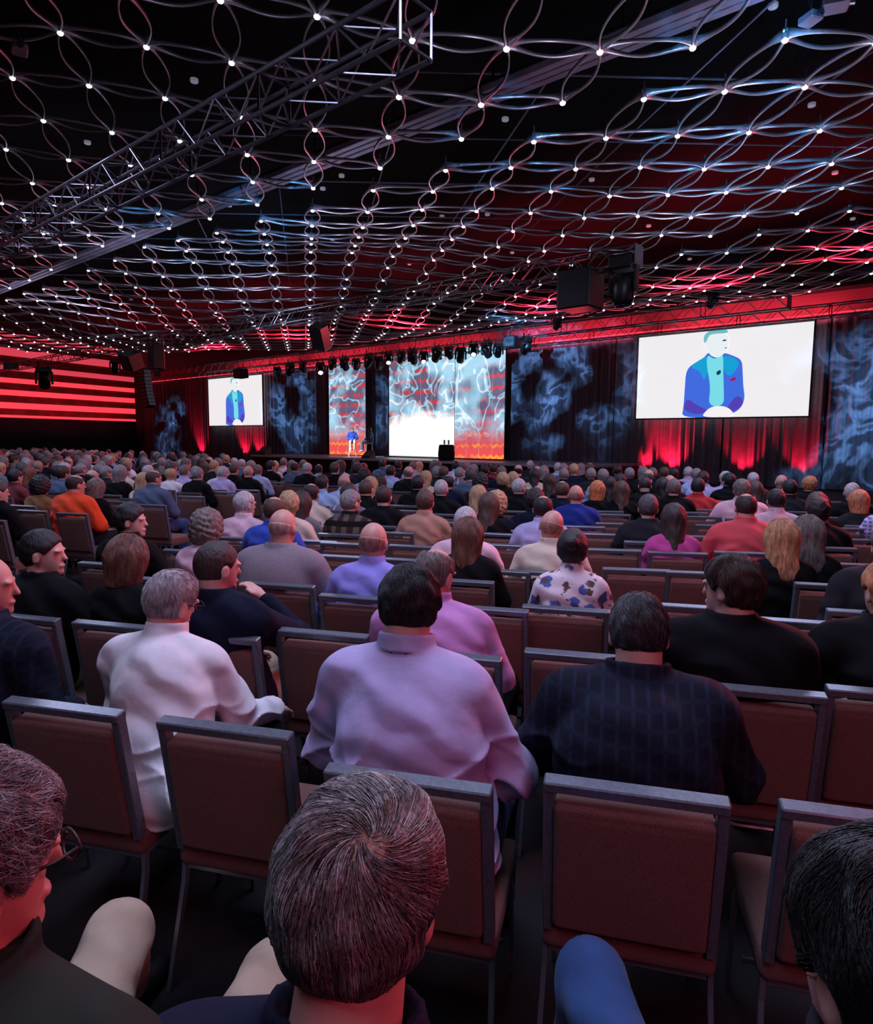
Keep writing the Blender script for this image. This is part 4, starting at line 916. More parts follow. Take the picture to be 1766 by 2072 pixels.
# empty chairs and chairs whose backs show, by the middle of the top rail
CH = [('P', 128, 1426, 'nearest chair at far left, standing between the grey-haired man and the white shirt'), ('P', 454, 1468, 'near chair just right of the man in white shirt'), ('P', 823, 1571, 'chair hidden partly behind the nearest grey-haired head'),
      ('P', 1283, 1594, 'large near chair behind the man in the navy plaid jacket'), ('P', 1790, 1650, 'near chair at right edge above the dark-haired head'),
      ('A', 165, 1435, 'chair at left edge in the second row'), ('P', 232, 1262, 'chair just left of the man in white shirt in second row'), ('P', 432, 1283, 'chair just right of the man in white shirt in second row'), ('B', 830, 1562, 'chair left of the man in lavender shirt with a khaki knee behind it'), ('P', 905, 1322, 'chair in front of the man in lavender shirt'),
      ('P', 1172, 1322, 'chair at left of the navy plaid jacket'), ('P', 1530, 1392, 'chair right of the navy plaid jacket'), ('P', 1815, 1400, 'chair at right edge in the second row'),
      ('C', 1035, 1372, 'chair behind the woman in the floral blouse'), ('D', 130, 1342, 'chair between navy plaid jacket and the man turned left'), ('D', 1150, 1470, 'chair right of the man turned left, below the long blonde hair'),
      ('B', 497, 1182, 'chair behind the grey tweed blazer'), ('B', 1110, 1282, 'chair behind the bald man in the lavender shirt'), ('C', 400, 1370, 'chair behind the woman with long auburn hair'),
      ('C', 1000, 1088, 'chair behind the cream shirt beside the floral blouse'), ('C', 1600, 1064, 'empty chair right of the floral blouse'), ('D', 400, 1090, 'empty chair with the turned man in front'), ('D', 1460, 1188, 'chair right of the long blonde hair'),
      ('D', 1780, 1405, 'chair at right edge in the third row'), ('C', 1410, 907, 'empty chair in front of the floral blouse on right'), ('D', 215, 932, 'chair behind the woman in the magenta top'), ('D', 740, 932, 'chair left of the long blonde hair'), ('D', 1540, 1020, 'chair near right edge behind the black jacket'),
      ('C', 1315, 783, 'empty chair two rows ahead of the floral blouse'), ('C', 1170, 723, 'chair behind the royal blue sweater'), ('C', 1400, 629, 'empty chair right of the royal blue sweater'), ('C', 1350, 604, 'chair behind the bright ginger bob'), ('C', 1465, 545, 'chair behind the brown long hair near ginger bob'), ('C', 1445, 700, 'chair behind the charcoal suit'),
      ('D', 495, 806, 'empty chair left of the coral shirt'), ('D', 400, 646, 'empty chair ahead and left of the coral shirt'), ('D', 535, 716, 'chair just left of the coral shirt'), ('D', 460, 592, 'chair behind the red shirt'), ('D', 300, 612, 'chair ahead of the woman in magenta'), ('D', 890, 550, 'chair right of the pink-white shirt'),
      ('D', 1450, 530, 'chair with a blue reflection near right edge'), ('D', 1495, 655, 'chair right of the black-haired man'), ('D', 1500, 738, 'chair beside the purple check shirt'), ('D', 1700, 830, 'chair behind the purple check shirt'),
      ('C', 475, 780, 'aisle chair in front of the auburn hair'), ('C', 480, 866, 'aisle chair right of the auburn hair'), ('C', 490, 1070, 'aisle chair beside the black leather jacket'), ('C', 65, 690, 'chair behind the tan shirt on the right'),
      ('C', 120, 630, 'chair behind the brown bob near the centre'), ('C', 630, 603, 'chair behind the blonde curls'), ('B', 945, 958, 'chair between tweed blazer and bald head'), ('B', 1470, 985, 'chair right of the bald head in lavender'), ('B', 1570, 880, 'chair behind the man in the tan shirt'),
      ('B', 1015, 860, 'chair behind the dark flannel shirt'), ('B', 755, 838, 'chair behind the long dark brown hair'), ('B', 200, 955, 'chair left of the tweed blazer'), ('B', 800, 725, 'chair behind the grey plaid shirt'), ('B', 1375, 772, 'chair behind the black vest'), ('B', 1495, 560, 'chair right of the black vest'), ('B', 1515, 600, 'chair in front of the tan shirt'),
      ('B', 585, 340, 'empty dark chair near the front gap'), ('B', 460, 375, 'chair behind the long grey-blonde hair'), ('B', 240, 435, 'chair behind the bald man in black jacket'), ('B', 55, 450, 'chair behind the lavender shirt at left of centre'), ('A', 260, 600, 'chair behind the ochre top'), ('A', 575, 620, 'chair behind the orange hoodie'),
      ('A', 1205, 553, 'empty chair beside the large man in blue-grey'), ('A', 1520, 485, 'empty chair behind the black jacket at left of centre'), ('A', 950, 527, 'chair right of the orange hoodie'), ('A', 870, 476, 'chair behind the charcoal shirt'), ('A', -80, 672, 'chair at left edge behind the black jacket'),
      ('A', 1500, 917, 'chair behind the curly grey-brown hair'), ('A', 1120, 1130, 'chair behind the red-brown bob'), ('A', 440, 522, 'chair ahead of the ochre top')]
for c, x, y, lb in CH:
    X, Y = px(c, x, y); p = atz(X, Y, .92); a = heading(p[0], p[1]); q = p[:2]+.29*np.array([math.sin(a), math.cos(a)])
    if free(q[0], q[1], .22): chair(q[0], q[1], a, 'brown banquet '+lb)

# ------------------------------------------------------------------ people
BOD, GAR = {}, {}
POSES = dict(
 up=Pose(), upr=Pose(hy=-.45, lean=.0), upl=Pose(hy=.45, lean=.02), bow=Pose(lean=.20, hp=-.45, nf=.05, curve=.09),
 tilt=Pose(lean=.10, hr=.14, hy=-.15, curve=.08), big=Pose(big=1.16, belly=.028, sw=.215, ns=.064, eL=(-.32, .0, .74), eR=(.32, .0, .74)),
 bigr=Pose(big=1.13, belly=.02, sw=.21, ns=.062, hy=-.35, lean=.12, eL=(-.31, .02, .74), eR=(.31, .02, .74)),
 wo=Pose(big=.86, sw=.158, ns=.046, tz=.95, eL=(-.22, .0, .74), eR=(.22, .0, .74)), wor=Pose(big=.86, sw=.158, ns=.046, tz=.95, hy=-.4, eL=(-.22, .0, .74), eR=(.22, .0, .74)),
 prof=Pose(hy=-1.15, lean=.02, hp=-.05), profl=Pose(hy=.95, lean=.10, hp=-.18, big=1.08, sw=.205), reach=Pose(hy=-.3, eR=(.42, .12, .93), wR=(.62, .22, .96)))
def skin_of(style): return 'ruddy' if style in ('fringe', 'balding', 'white') else 'light'
def get_body(pk, h):
    if (pk, h) not in BOD: BOD[(pk, h)] = pose_mesh(POSES[pk], 'body', h)
    return BOD[(pk, h)]
def get_gar(pk, kind, h):
    k = (pk, kind, h)
    if k not in GAR:
        P = POSES[pk]
        if kind in ('trousers', 'shoeL', 'shoeR'): GAR[k] = pose_mesh(P, kind, h)
        elif kind == 'j': GAR[k] = pose_mesh(P, 'shirt', h, g=.024, fold=.003, fs=15, jacket=True, hem=.46, cuff=.90)
        elif kind == 'h': GAR[k] = pose_mesh(P, 'shirt', h, g=.026, fold=.006, fs=17, jacket=True, hem=.46)
        else: GAR[k] = pose_mesh(P, 'shirt', h, seed=len(GAR)*1.3, collar=kind != 't')
    return GAR[k]
def link_m(name, me, m, parent):
    o = bpy.data.objects.new(name, me); COL.objects.link(o); o.parent = parent
    if len(me.materials) == 0: me.materials.append(m)
    o.material_slots[0].link = 'OBJECT'; o.material_slots[0].material = m; return o
def root_for(P, X, Y, sc, a=None, z=None):
    zt = z or P.top[2]*sc; t = atz(X, Y, zt); aa = heading(t[0], t[1]) if a is None else a
    c, s_ = math.cos(-aa), math.sin(-aa); o = P.top*sc; return np.array([t[0]-(c*o[0]-s_*o[1]), t[1]-(s_*o[0]+c*o[1]), zt-P.top[2]*sc]), aa
HD = dict(short='short', crew='cropped', full='thick', balding='thinning', fringe='bald', bob='bobbed', long='long', curly='curly', bun='pinned-up')
HC = dict(darkbrown='dark brown', greybrown='grey-brown', darkgrey='dark grey', strawberry='strawberry blonde', ginger='ginger blonde')
TC = dict(bluegrey='blue-grey', royal='royal blue', deepblue='blue', lightblue='light blue', plaidgrey='grey plaid', check='purple check', navyplaid='navy plaid', flannel='dark flannel', floral='floral', tweed='grey tweed', darkred='dark red')
KD = dict(s='shirt', j='jacket', h='hoodie', t='top')
def desc(st, hc, tc, kind):
    hh = 'bald person' if st == 'fringe' else 'person with %s %s hair' % (HD[st], HC.get(hc, hc))
    c_ = TC.get(tc, tc); return '%s in %s %s %s' % (hh, 'an' if c_[0] in 'aeiou' else 'a', c_, KD[kind])
PEOPLE = []; CHO = []
def person(X, Y, st, hc, tc, kind='s', pk='up', skin=None, sc=1.0, label=None, h=.010, tr='black', extra=None, a=None, withchair=True):
    P = POSES[pk]; r, aa = root_for(P, X, Y, sc, a); r[2] = 0
    if st == 'fringe': hc = 'greystubble' if hc in ('grey', 'white') else 'stubble'
    if r[1] > 4.0:                                        # neighbours keep a shoulder's width apart
        for q in PEOPLE:
            dd = r[:2]-q[5][:2]; n_ = math.hypot(*dd)
            if 1e-6 < n_ < .40: r[:2] += dd/n_*(.40-n_)
    for c_ in CHAIRS:                                     # keep the back in front of the chair it sits on
        d_ = r[:2]-np.array(c_); fr = d_@np.array([math.sin(aa), math.cos(aa)]); lt = d_@np.array([math.cos(aa), -math.sin(aa)])
        if abs(lt) < .36 and -.36 < fr < .0:
            hx = r[0]+P.top[0]*sc*math.cos(aa)+P.top[1]*sc*math.sin(aa); hy = r[1]+P.top[1]*sc*math.cos(aa); dl = (.0-fr)
            r[0] += hx*dl/hy; r[1] += dl
    e = empty('person', r, -aa); e.scale = (sc,)*3; tag(e, None, 'person')
    far = r[1] > 6.5; hb = .012 if far else h
    link_m('body', get_body(pk, hb), SKIN[skin or skin_of(st)], e)
    dsc = desc(st, hc, tc, kind)
    g = link_m({'s': 'shirt', 'j': 'jacket', 'h': 'hoodie', 't': 'top'}[kind], get_gar(pk, kind, hb+.002), TOPC[tc], e)
    link_m('trousers', get_gar(pk, 'trousers', .018), TOPC[tr], e); [link_m('shoe', get_gar(pk, q_, .014), BLACK, e) for q_ in ('shoeL', 'shoeR')]
    o = link_m('hair', hair_mesh(st, .007 if far else .005), HAIRC[hc], e); o.location = P.hd; o.rotation_euler = Matrix(P.M.tolist()).to_euler()
    PEOPLE.append([e, desc(st, hc, tc, kind), label, X, Y, r, aa]);
    if withchair and free(r[0], r[1], .40): 
        CHO.append((chair(r[0], r[1], aa, '?', far=r[1] > 9), len(PEOPLE)-1))
    return e
TBL = """A 600 318 balding darkbrown orange h bigr
A 320 335 curly black ochre t wo
A 715 355 bob greybrown black t wo
A 120 275 short black maroon s up
A 235 255 long auburn maroon t wo
A 460 245 short black bluegrey s up
A 515 225 full white lightblue s up
A 845 250 short grey charcoal s upr
A 1220 280 balding brown bluegrey s bigr
A 1140 305 long blonde cream t wo
A 1570 260 short grey black j up
A 1465 240 short greybrown lavender s up
A 990 238 short black cream s up
A 625 228 short grey black j up
A 1030 555 full black black s prof
A 330 800 short black black j prof
A 1010 815 bob auburn black t wo
A 1640 612 curly greybrown pink s wo
A -20 375 short brown black j upr
B 50 250 crew white lavender s tilt
B 245 245 fringe grey black j up
B 455 215 long blonde cream t wo
B 525 185 short greybrown pink s up
B 590 205 long greybrown black t wo
B 215 450 crew white pink s upr
B 450 490 balding brown royal s up
B 480 452 full blonde cream t upl
B 650 462 long darkbrown grey s wo
B 520 612 fringe grey tweed j big
B 745 385 balding black cream s up
B 830 320 short black lightblue s up
B 935 385 short darkbrown plaidgrey s up
B 1060 440 short grey flannel s upr
B 995 312 fringe brown lightblue s up
B 1100 335 long blonde black t wo
B 1165 275 curly black lavender t wo
B 1180 355 crew brown black s up
B 1260 330 curly black black t wo
B 1320 405 crew darkbrown black j up
B 1650 455 short brown tan s up
B 1240 738 fringe brown violet s up
B 1375 245 short black lightblue s up
B 1590 330 short black black s up
B 1655 290 long blonde cream t wo
B 1555 212 short greybrown lavender s up
B 1435 205 short black charcoal s up
B 1310 195 short darkbrown bluegrey s up
B 1600 215 long blonde black t wo
B 1100 195 long darkbrown black t wor
B 1160 225 bun brown lightblue s wo
B 965 205 short grey black j up
B 1700 203 short greybrown black s up
C 265 672 long auburn black j wo
C 245 572 crew white pink s up
C 430 482 long brown black t wo
C 345 408 long blonde black t wo
C 195 258 crew grey plaidgrey s up
C 105 315 balding black navy j up
C 50 358 crew white black s up
C 360 312 curly black charcoal t up
C 530 250 short greybrown navy s up
C 620 298 bob blonde black t wo
C 670 350 crew white black s upr
C 790 272 long black cream t wo
C 910 315 long darkbrown black t wo
C 1025 265 balding grey navy s up
C 1010 365 balding brown navy j up
C 800 430 full black navy s up
C 860 482 balding black lavender s up
C 705 460 curly blonde navy t wo
C 950 602 fringe black cream s tilt
C 1120 398 fringe brown deepblue h up
C 1290 378 bob ginger black t wo
C 1095 755 bun black floral s wo
C 1385 345 long black black t wo
C 1480 395 long brown black t wo
C 1470 312 long black black t wor
C 1665 335 crew darkbrown black j bow
C 1695 478 short darkgrey charcoal j up
C 1160 230 long grey black t wo
C 1240 265 short grey charcoal s up
C 1335 275 full grey lightblue s up
C 1545 262 short grey black s up
C 1450 240 short black black s up
C 757 203 crew white charcoal s up
C 838 220 short darkbrown darkred s up
C 970 220 crew white lightblue s up
C 310 235 short grey charcoal s up
C 380 240 short black navy s up
C 465 228 short darkbrown darkred s up
C 255 215 short grey lightblue s up
C 165 208 short black lightblue s up
C 540 300 full blonde black s up
C 15 250 short grey charcoal s up
C 90 262 short brown navy s up
D 110 255 short brown black s up
D 180 262 short black navy s up
D 240 264 short grey lightblue s up
D 300 253 crew white lavender s up
D 420 292 full darkbrown lavender s upr
D 155 318 fringe grey black s up
D 185 360 short greybrown black j up
D 370 350 short black red s reach
D 580 300 full white lavender s up
D 620 307 full black black s upl
D 785 298 crew white maroon s up
D 830 375 long brown charcoal t wo
D 725 358 full greybrown pink s big
D 760 465 balding darkbrown coral s big
D 1000 432 short black pink s up
D 1040 316 fringe grey charcoal s up
D 1065 362 short black charcoal s up
D 1265 333 full strawberry black j up
D 1605 382 crew white black j upr
D 1655 445 bob strawberry charcoal t wo
D 1790 430 short darkbrown check s up
D 1330 505 full black black j up
D 185 570 long darkbrown magenta t wo
D 1250 660 long greybrown black t wo
D 1040 730 long strawberry black t wo
D 20 262 short greybrown navy s up
D 1140 470 long brown black t wo
D 60 350 long black navy t wo"""
for row in TBL.split('\n'):
    c, x, y, st, hc, tc, kind, pk = row.split(); X, Y = px(c, float(x), float(y))
    sc = {'wo': .99, 'wor': .99, 'big': 1.03, 'bigr': 1.03}.get(pk, 1.0)
    tr = random.choice(['black', 'navy', 'charcoal', 'khaki', 'jeans'])
    person(X, Y, st, hc, tc, kind, pk, sc=sc, tr=tr)

# ------------------------------------------------------------------ the people nearest to the camera, each with a pose of its own
def lanyard(e, P, m, sub=None):
    b = MB(); ax = P.hd-P.nb; ax = ax/np.linalg.norm(ax); pts = []
    for k in range(25):
        t = 2*math.pi*k/24; r = P.ns+.038; p = P.nb+np.array([r*math.sin(t), -r*math.cos(t)*.95-.004, .0])+ax*(.016-.05*max(0, -math.cos(t))); pts.append(p)
    b.tube(pts, .011, 6, False, (1.0, .22)); return b.build('lanyard', m, e, True)
def glasses(e, P, m):
    b = MB(); T = lambda v: P.hd+P.M@np.array(v)
    for sg in (-1, 1):
        c = np.array([sg*.033, .112, .004]); pts = [T(c+np.array([.024*math.cos(t), -.004*abs(math.sin(t)), .019*math.sin(t)])) for t in np.linspace(0, 2*math.pi, 17)]
        b.tube(pts, .0022, 5, False); b.tube([T((sg*.057, .108, .008)), T((sg*.078, .07, .010)), T((sg*.082, .0, .004)), T((sg*.080, -.02, -.012))], .0024, 5)
    b.tube([T((-.009, .116, .006)), T((.009, .116, .006))], .002, 5); return b.build('glasses', m, e, True)
def eyes(e, P):
    b = MB()
    for sg in (-1, 1): b.lathe([(0, -.012), (.008, -.009), (.012, 0), (.008, .009), (0, .012)], P.hd+P.M@np.array([sg*.031, .078, .004]), 10)
    return b.build('eyes', mat('eye_white', (.5, .45, .45), .2), e, True)
def add_strands(e, P, style, cols, N, n, step, r, dirf, zmin=-.5, lift=.0015, jit=.12, rise=0.0, where=None):
    me = hair_mesh(style, .005); V = np.zeros(len(me.vertices)*3, np.float32); me.vertices.foreach_get('co', V); V = V.reshape(-1, 3)
    ok = V[:, 2] > zmin
    if where is not None: ok &= where(V)
    V = V[ok]; f = hair_sdf(style); ho = [c for c in e.children if c.name.startswith('hair')][0]
    for c, share in cols:
        s = V[RNG.randint(0, len(V), int(N*share))]+RNG.normal(0, .003, (int(N*share), 3)); SV, SF = strands(f, s, dirf, n, step, r, lift, jit=jit, rise=rise)
        link('hair_strands', mesh_from(SV, SF, True), HAIRC[c], ho)
def swirl(c, tw=.5, comb=(0, 0, 0)):
    c = np.array(c)
    def d(P):
        v = P-c; v = v/(np.linalg.norm(v, axis=1)[:, None]+1e-6); t = np.cross(np.array([0, 0, 1.0]), v); return v+tw*t+np.array(comb)
    return d
def downhair(P):
    v = P-np.array([0, .0, .12]); v = v/(np.linalg.norm(v, axis=1)[:, None]+1e-6); k = np.clip((.06-P[:, 2:3])*8, 0, 1)
    return v*(1-k)+k*np.array([0, -.15, -1.0])+.35*k*np.stack([np.sin(P[:, 2]*38+P[:, 0]*30), np.zeros(len(P)), np.zeros(len(P))], 1)
def hero(key, P, X, Y, st, hc, tc, kind, label, z=1.33, tr='black', skin=None, h=.0085, a=None, wc=True, gk=None, sc=1.0, root=None, kpx=None):
    kw = dict((k, v) for k, v in P.__dict__.items() if k in POSE0); kw['tz'] = P.tz+(z/sc-P.top[2])/(.47*math.cos(P.lean))
    for kk, (kx, ky, kz) in (kpx or {}).items():          # knees and ankles taken from the photograph
        r0, a0 = (np.array([*root, 0]), heading(*root)) if root else root_for(P, X, Y, sc, None, z)
        d = atz(kx, ky, kz)[:2]-r0[:2]; kw[kk] = (float(d@[math.cos(a0), -math.sin(a0)])/sc, float(d@[math.sin(a0), math.cos(a0)])/sc, kz/sc)
    P = Pose(**kw)
    if root:                                              # seated on a given chair: bend so that the head comes where the photo has it
        t = atz(X, Y, z); a = heading(*root); d = t[:2]-np.array(root); lf = d@np.array([math.sin(a), math.cos(a)])/sc; ls = d@np.array([math.cos(a), -math.sin(a)])/sc
        e0 = (P.eL, P.eR)
        for _ in range(12):
            P = Pose(**kw); kw['eL'] = tuple(np.array(e0[0])+[P.nb[0]*.8, (P.nb[1]+.06)*.5, 0]); kw['eR'] = tuple(np.array(e0[1])+[P.nb[0]*.8, (P.nb[1]+.06)*.5, 0]); kw['lean'] = float(np.clip(kw['lean']+(lf-P.top[1])*1.2, -.25, .9)); kw['side'] = kw['side']+(ls-P.top[0])*1.2; kw['tz'] += (z/sc-P.top[2])/(.47*math.cos(kw['lean']))
        print(key, 'lean %.2f side %.2f tz %.2f' % (kw['lean'], kw['side'], kw['tz']))
    P = Pose(**kw); HP[key] = P
    POSES[key] = P; GAR.clear()
    if gk: GAR[(key, kind, h+.002)] = pose_mesh(P, 'shirt', .0062, **gk)
    return person(X, Y, st, hc, tc, kind, key, skin, sc, label, h, tr, a=a, withchair=wc)
HP = {}
DG = [('darkgrey', .55), ('grey', .45)]
# man in the white shirt with green lanyard
P = Pose(lean=.40, side=.10, big=1.08, sw=.205, hy=-.30, hp=-.30, hr=.10, nf=.045, curve=.02, eL=(-.25, .08, .72), eR=(.25, .10, .72), wL=(-.10, .46, .62), wR=(.12, .50, .62), ns=.060)
e = hero('h1', P, 360, 1157, 'crew', 'white', 'white', 's', 'person with short white hair and green lanyard leaning forward in a white shirt', 1.26, root=(-.93, 2.30), gk=dict(fold=.009, fs=19, hem=.45, ct=.007))
P = HP['h1']
lanyard(e, P, mat('lanyard_green', (.03, .16, .06), .6)); add_strands(e, P, 'crew', [('white', .7), ('greybrown', .3)], 3500, 5, .006, .0007, swirl((0, -.03, .09), .4), lift=.002, rise=.0012)
glasses(e, P, BLACK)
# man in navy suit, cheek on hand
P = Pose(lean=.04, big=1.05, sw=.205, hy=-.55, hp=-.12, eR=(.20, .30, .76), wR=(-.02, .235, .955), nf=.03, ns=.060)
e = hero('h2', P, 441, 1099, 'crew', 'darkbrown', 'navy', 'j', 'person with cropped dark brown hair in navy suit resting cheek on right hand', 1.31, root=(-.91, 3.15), tr='khaki')
P = HP['h2']
# big man in the lavender shirt
P = Pose(lean=.14, big=1.14, belly=.025, sw=.200, hy=.02, hp=-.42, hr=-.04, nf=.05, curve=.06, ns=.070, neck=.085, eL=(-.30, .04, .76), eR=(.30, .06, .74), wL=(-.16, .28, .66), wR=(.16, .30, .66))
e = hero('h3', P, 834, 1150, 'full', 'black', 'lavender', 's', 'broad person with thick black hair in a lavender shirt, back filling the picture centre', 1.37, root=(0.0, 1.93), gk=dict(fold=.010, fs=17, hem=.44, g=.018, ct=.008), tr='jeans')
P = HP['h3']
add_strands(e, P, 'full', [('black', 1)], 4000, 7, .009, .0009, swirl((0, -.03, .10), .3), lift=.002)
# man in the orchid shirt beside him
P = Pose(lean=.10, big=1.12, belly=.015, sw=.210, hy=-.40, hp=-.25, nf=.04, ns=.062, curve=.07)
e = hero('h4', P, 886, 1110, 'balding', 'greybrown', 'orchid', 's', 'person with thinning grey-brown hair in an orchid pink shirt with dark lanyard', 1.29, root=(.12, 2.92), gk=dict(fold=.008, fs=18, hem=.46, ct=.007))
P = HP['h4']
lanyard(e, P, mat('lanyard_olive', (.10, .08, .03), .5)); add_strands(e, P, 'balding', [('greybrown', .6), ('grey', .4)], 1500, 5, .006, .0007, swirl((0, -.02, .09), .3))
# man in the navy plaid jacket
P = Pose(lean=.16, big=1.14, belly=.02, sw=.205, hy=.06, hp=-.38, nf=.05, curve=.10, ns=.068, neck=.075, eL=(-.30, .08, .76), eR=(.30, .08, .76), wL=(-.16, .34, .66), wR=(.16, .34, .66))
e = hero('h5', P, 1292, 1203, 'short', 'darkgrey', 'navyplaid', 'j', 'broad person with short dark grey hair in a navy plaid jacket, head bowed', 1.30, root=(.58, 1.90), gk=dict(g=.026, fold=.007, fs=14, jacket=True, hem=.40, cuff=.9, ak=.055))
P = HP['h5']
add_strands(e, P, 'short', [('darkgrey', .5), ('black', .5)], 4500, 7, .008, .0008, swirl((.01, -.045, .09), .5), lift=.0015)
# man turned to the left
P = Pose(lean=.06, big=1.12, sw=.215, hy=.95, hp=-.08, nf=.03, ns=.064, hr=.05)
e = hero('h6', P, 1484, 1132, 'full', 'darkbrown', 'black', 'j', 'person with thick dark brown hair and pale lanyard, black jacket, face turned left', 1.34, root=(1.17, 2.52))
P = HP['h6']
lanyard(e, P, mat('lanyard_pale', (.34, .29, .20), .4)); eyes(e, P); add_strands(e, P, 'full', [('darkbrown', .6), ('brown', .4)], 4500, 7, .009, .0008, swirl((0, -.05, .09), .4), lift=.0015)
# nearest head in the middle of the frame
P = Pose(lean=.02, big=1.08, sw=.205, hy=-.20, hp=.14, hr=.06, nf=.085, neck=.10, ns=.062, eL=(-.30, .10, .74), wL=(-.16, .34, .66))
e = hero('h7', P, 724, 1628, 'full', 'stubble', 'navy', 'j', 'nearest person in the middle, swirled brown and grey hair seen from above', 1.365, h=.006, skin='ruddy', tr='navy')
P = HP['h7']
part = lambda V: (np.linalg.norm(V-np.array([.036, -.045, .108]), axis=1) > .011) & ~((V[:, 1] > -.03) & (V[:, 1] < .06) & (np.abs(V[:, 0]-.042-.15*(V[:, 1]+.03)) < .005) & (V[:, 2] > .05))
def comb7(P):
    v = P-np.array([.036, -.045, .104]); v = v/(np.linalg.norm(v, axis=1)[:, None]+1e-6); t = np.cross(np.array([0, 0, 1.0]), v)
    L = (P[:, :1] < .044).astype(float)*np.clip((P[:, 1:2]+.05)*9, 0, 1)
    return v+.55*t+L*np.array([-1.3, .15, 0])+(P[:, 2:3] < .02)*np.array([0, -.2, -1.2])
add_strands(e, P, 'full', [('darkbrown', .20), ('greybrown', .40), ('grey', .28), ('white', .12)], 13000, 10, .0075, .00062, comb7, lift=.0018, jit=.10, where=part)
lanyard(e, P, mat('lanyard_white', (.45, .45, .42), .5))
# nearest person at the left
P = Pose(lean=.02, big=1.14, sw=.225, hy=-.40, hp=-.14, nf=.03, ns=.064, kR=(.52, .46, .60), kL=(.10, .55, .62), aR=(.52, .50, .10), aL=(.10, .60, .10), eR=(.34, .08, .74), wR=(.22, .34, .68))
e = hero('h8', P, -75, 1562, 'full', 'grey', 'olive', 'j', 'nearest person at left edge, messy grey hair, glasses, olive jacket, khaki trousers', 1.38, kpx={'kL': (242, 1892, .57), 'kR': (560, 1975, .57), 'aL': (262, 1990, .10), 'aR': (600, 2040, .10)}, h=.006, tr='khaki', skin='ruddy')
P = HP['h8']
glasses(e, P, BLACK); eyes(e, P); add_strands(e, P, 'full', [('grey', .5), ('white', .2), ('darkgrey', .3)], 10000, 7, .0065, .0006, lambda Q: swirl((0, -.03, .09), .5)(Q)+.5*np.stack([wob(Q, 60), wob(Q, 70, 2), wob(Q, 65, 4)], 1), lift=.003, jit=.35, rise=.0009)
# nearest person at the right, denim knee
P = Pose(lean=.02, big=1.08, sw=.21, hy=.50, hp=-.12, nf=.03, ns=.062, kL=(-.50, .36, .70), aL=(-.42, .52, .20), kR=(.10, .45, .56), eL=(-.28, .0, .72), wL=(-.16, .22, .68))
e = hero('h9', P, 1830, 1728, 'full', 'black', 'charcoal', 's', 'nearest person at right edge, black hair and ear, blue jeans, leg folded', 1.38, kpx={'kL': (1195, 1975, .55), 'aL': (1150, 2300, .22)}, h=.006, tr='jeans', skin='light')
P = HP['h9']
add_strands(e, P, 'full', [('black', 1)], 6000, 8, .008, .0008, swirl((0, -.05, .10), .5), lift=.002)
# people cut by the frame edges
P = Pose(lean=.10, big=1.12, sw=.215, hy=-.9, nf=.03, ns=.062)
hero('h10', P, -32, 1150, 'fringe', 'grey', 'navyplaid', 'j', 'person cut by left edge, pink bald head in profile, navy plaid jacket', 1.34)
P = Pose(lean=.30, side=-.25, big=1.10, sw=.21, hy=.3, nf=.03, ns=.062, eL=(-.34, .30, .72), wL=(-.20, .52, .70))
hero('h11', P, 1796, 1176, 'full', 'strawberry', 'black', 'j', 'person cut by right edge with blond hair, black jacket, leaning forward', 1.30, tr='khaki')
P = Pose(lean=.1, big=1.1, sw=.21)
hero('h12', P, 1800, 1095, 'full', 'darkgrey', 'charcoal', 'j', 'person at right edge with dark grey hair and charcoal jacket', 1.33)
# extra strands for the long-haired people and a few heads in the middle rows
for en, ds, lb, X, Y, r, aa in PEOPLE:
    key = (round(X), round(Y))
    if 'long auburn' in ds and X > 900: add_strands(en, POSES['wo'], 'long', [('auburn', .8), ('brown', .2)], 3500, 16, .018, .0011, downhair, zmin=.0, jit=.05)
    if 'long strawberry' in ds: add_strands(en, POSES['wo'], 'long', [('strawberry', .6), ('blonde', .4)], 4500, 16, .018, .0011, downhair, zmin=-.02, jit=.08, lift=.003)
    if 'long grey-brown hair in a black top' in ds and X > 1500: add_strands(en, POSES['wo'], 'long', [('greybrown', 1)], 3000, 16, .018, .0011, downhair, zmin=.0, jit=.10, lift=.003)
    if 'bobbed auburn' in ds: add_strands(en, POSES['wo'], 'bob', [('auburn', .7), ('greybrown', .3)], 2500, 12, .017, .001, downhair, zmin=.0, jit=.05)
    if 'purple check' in ds and False: pass

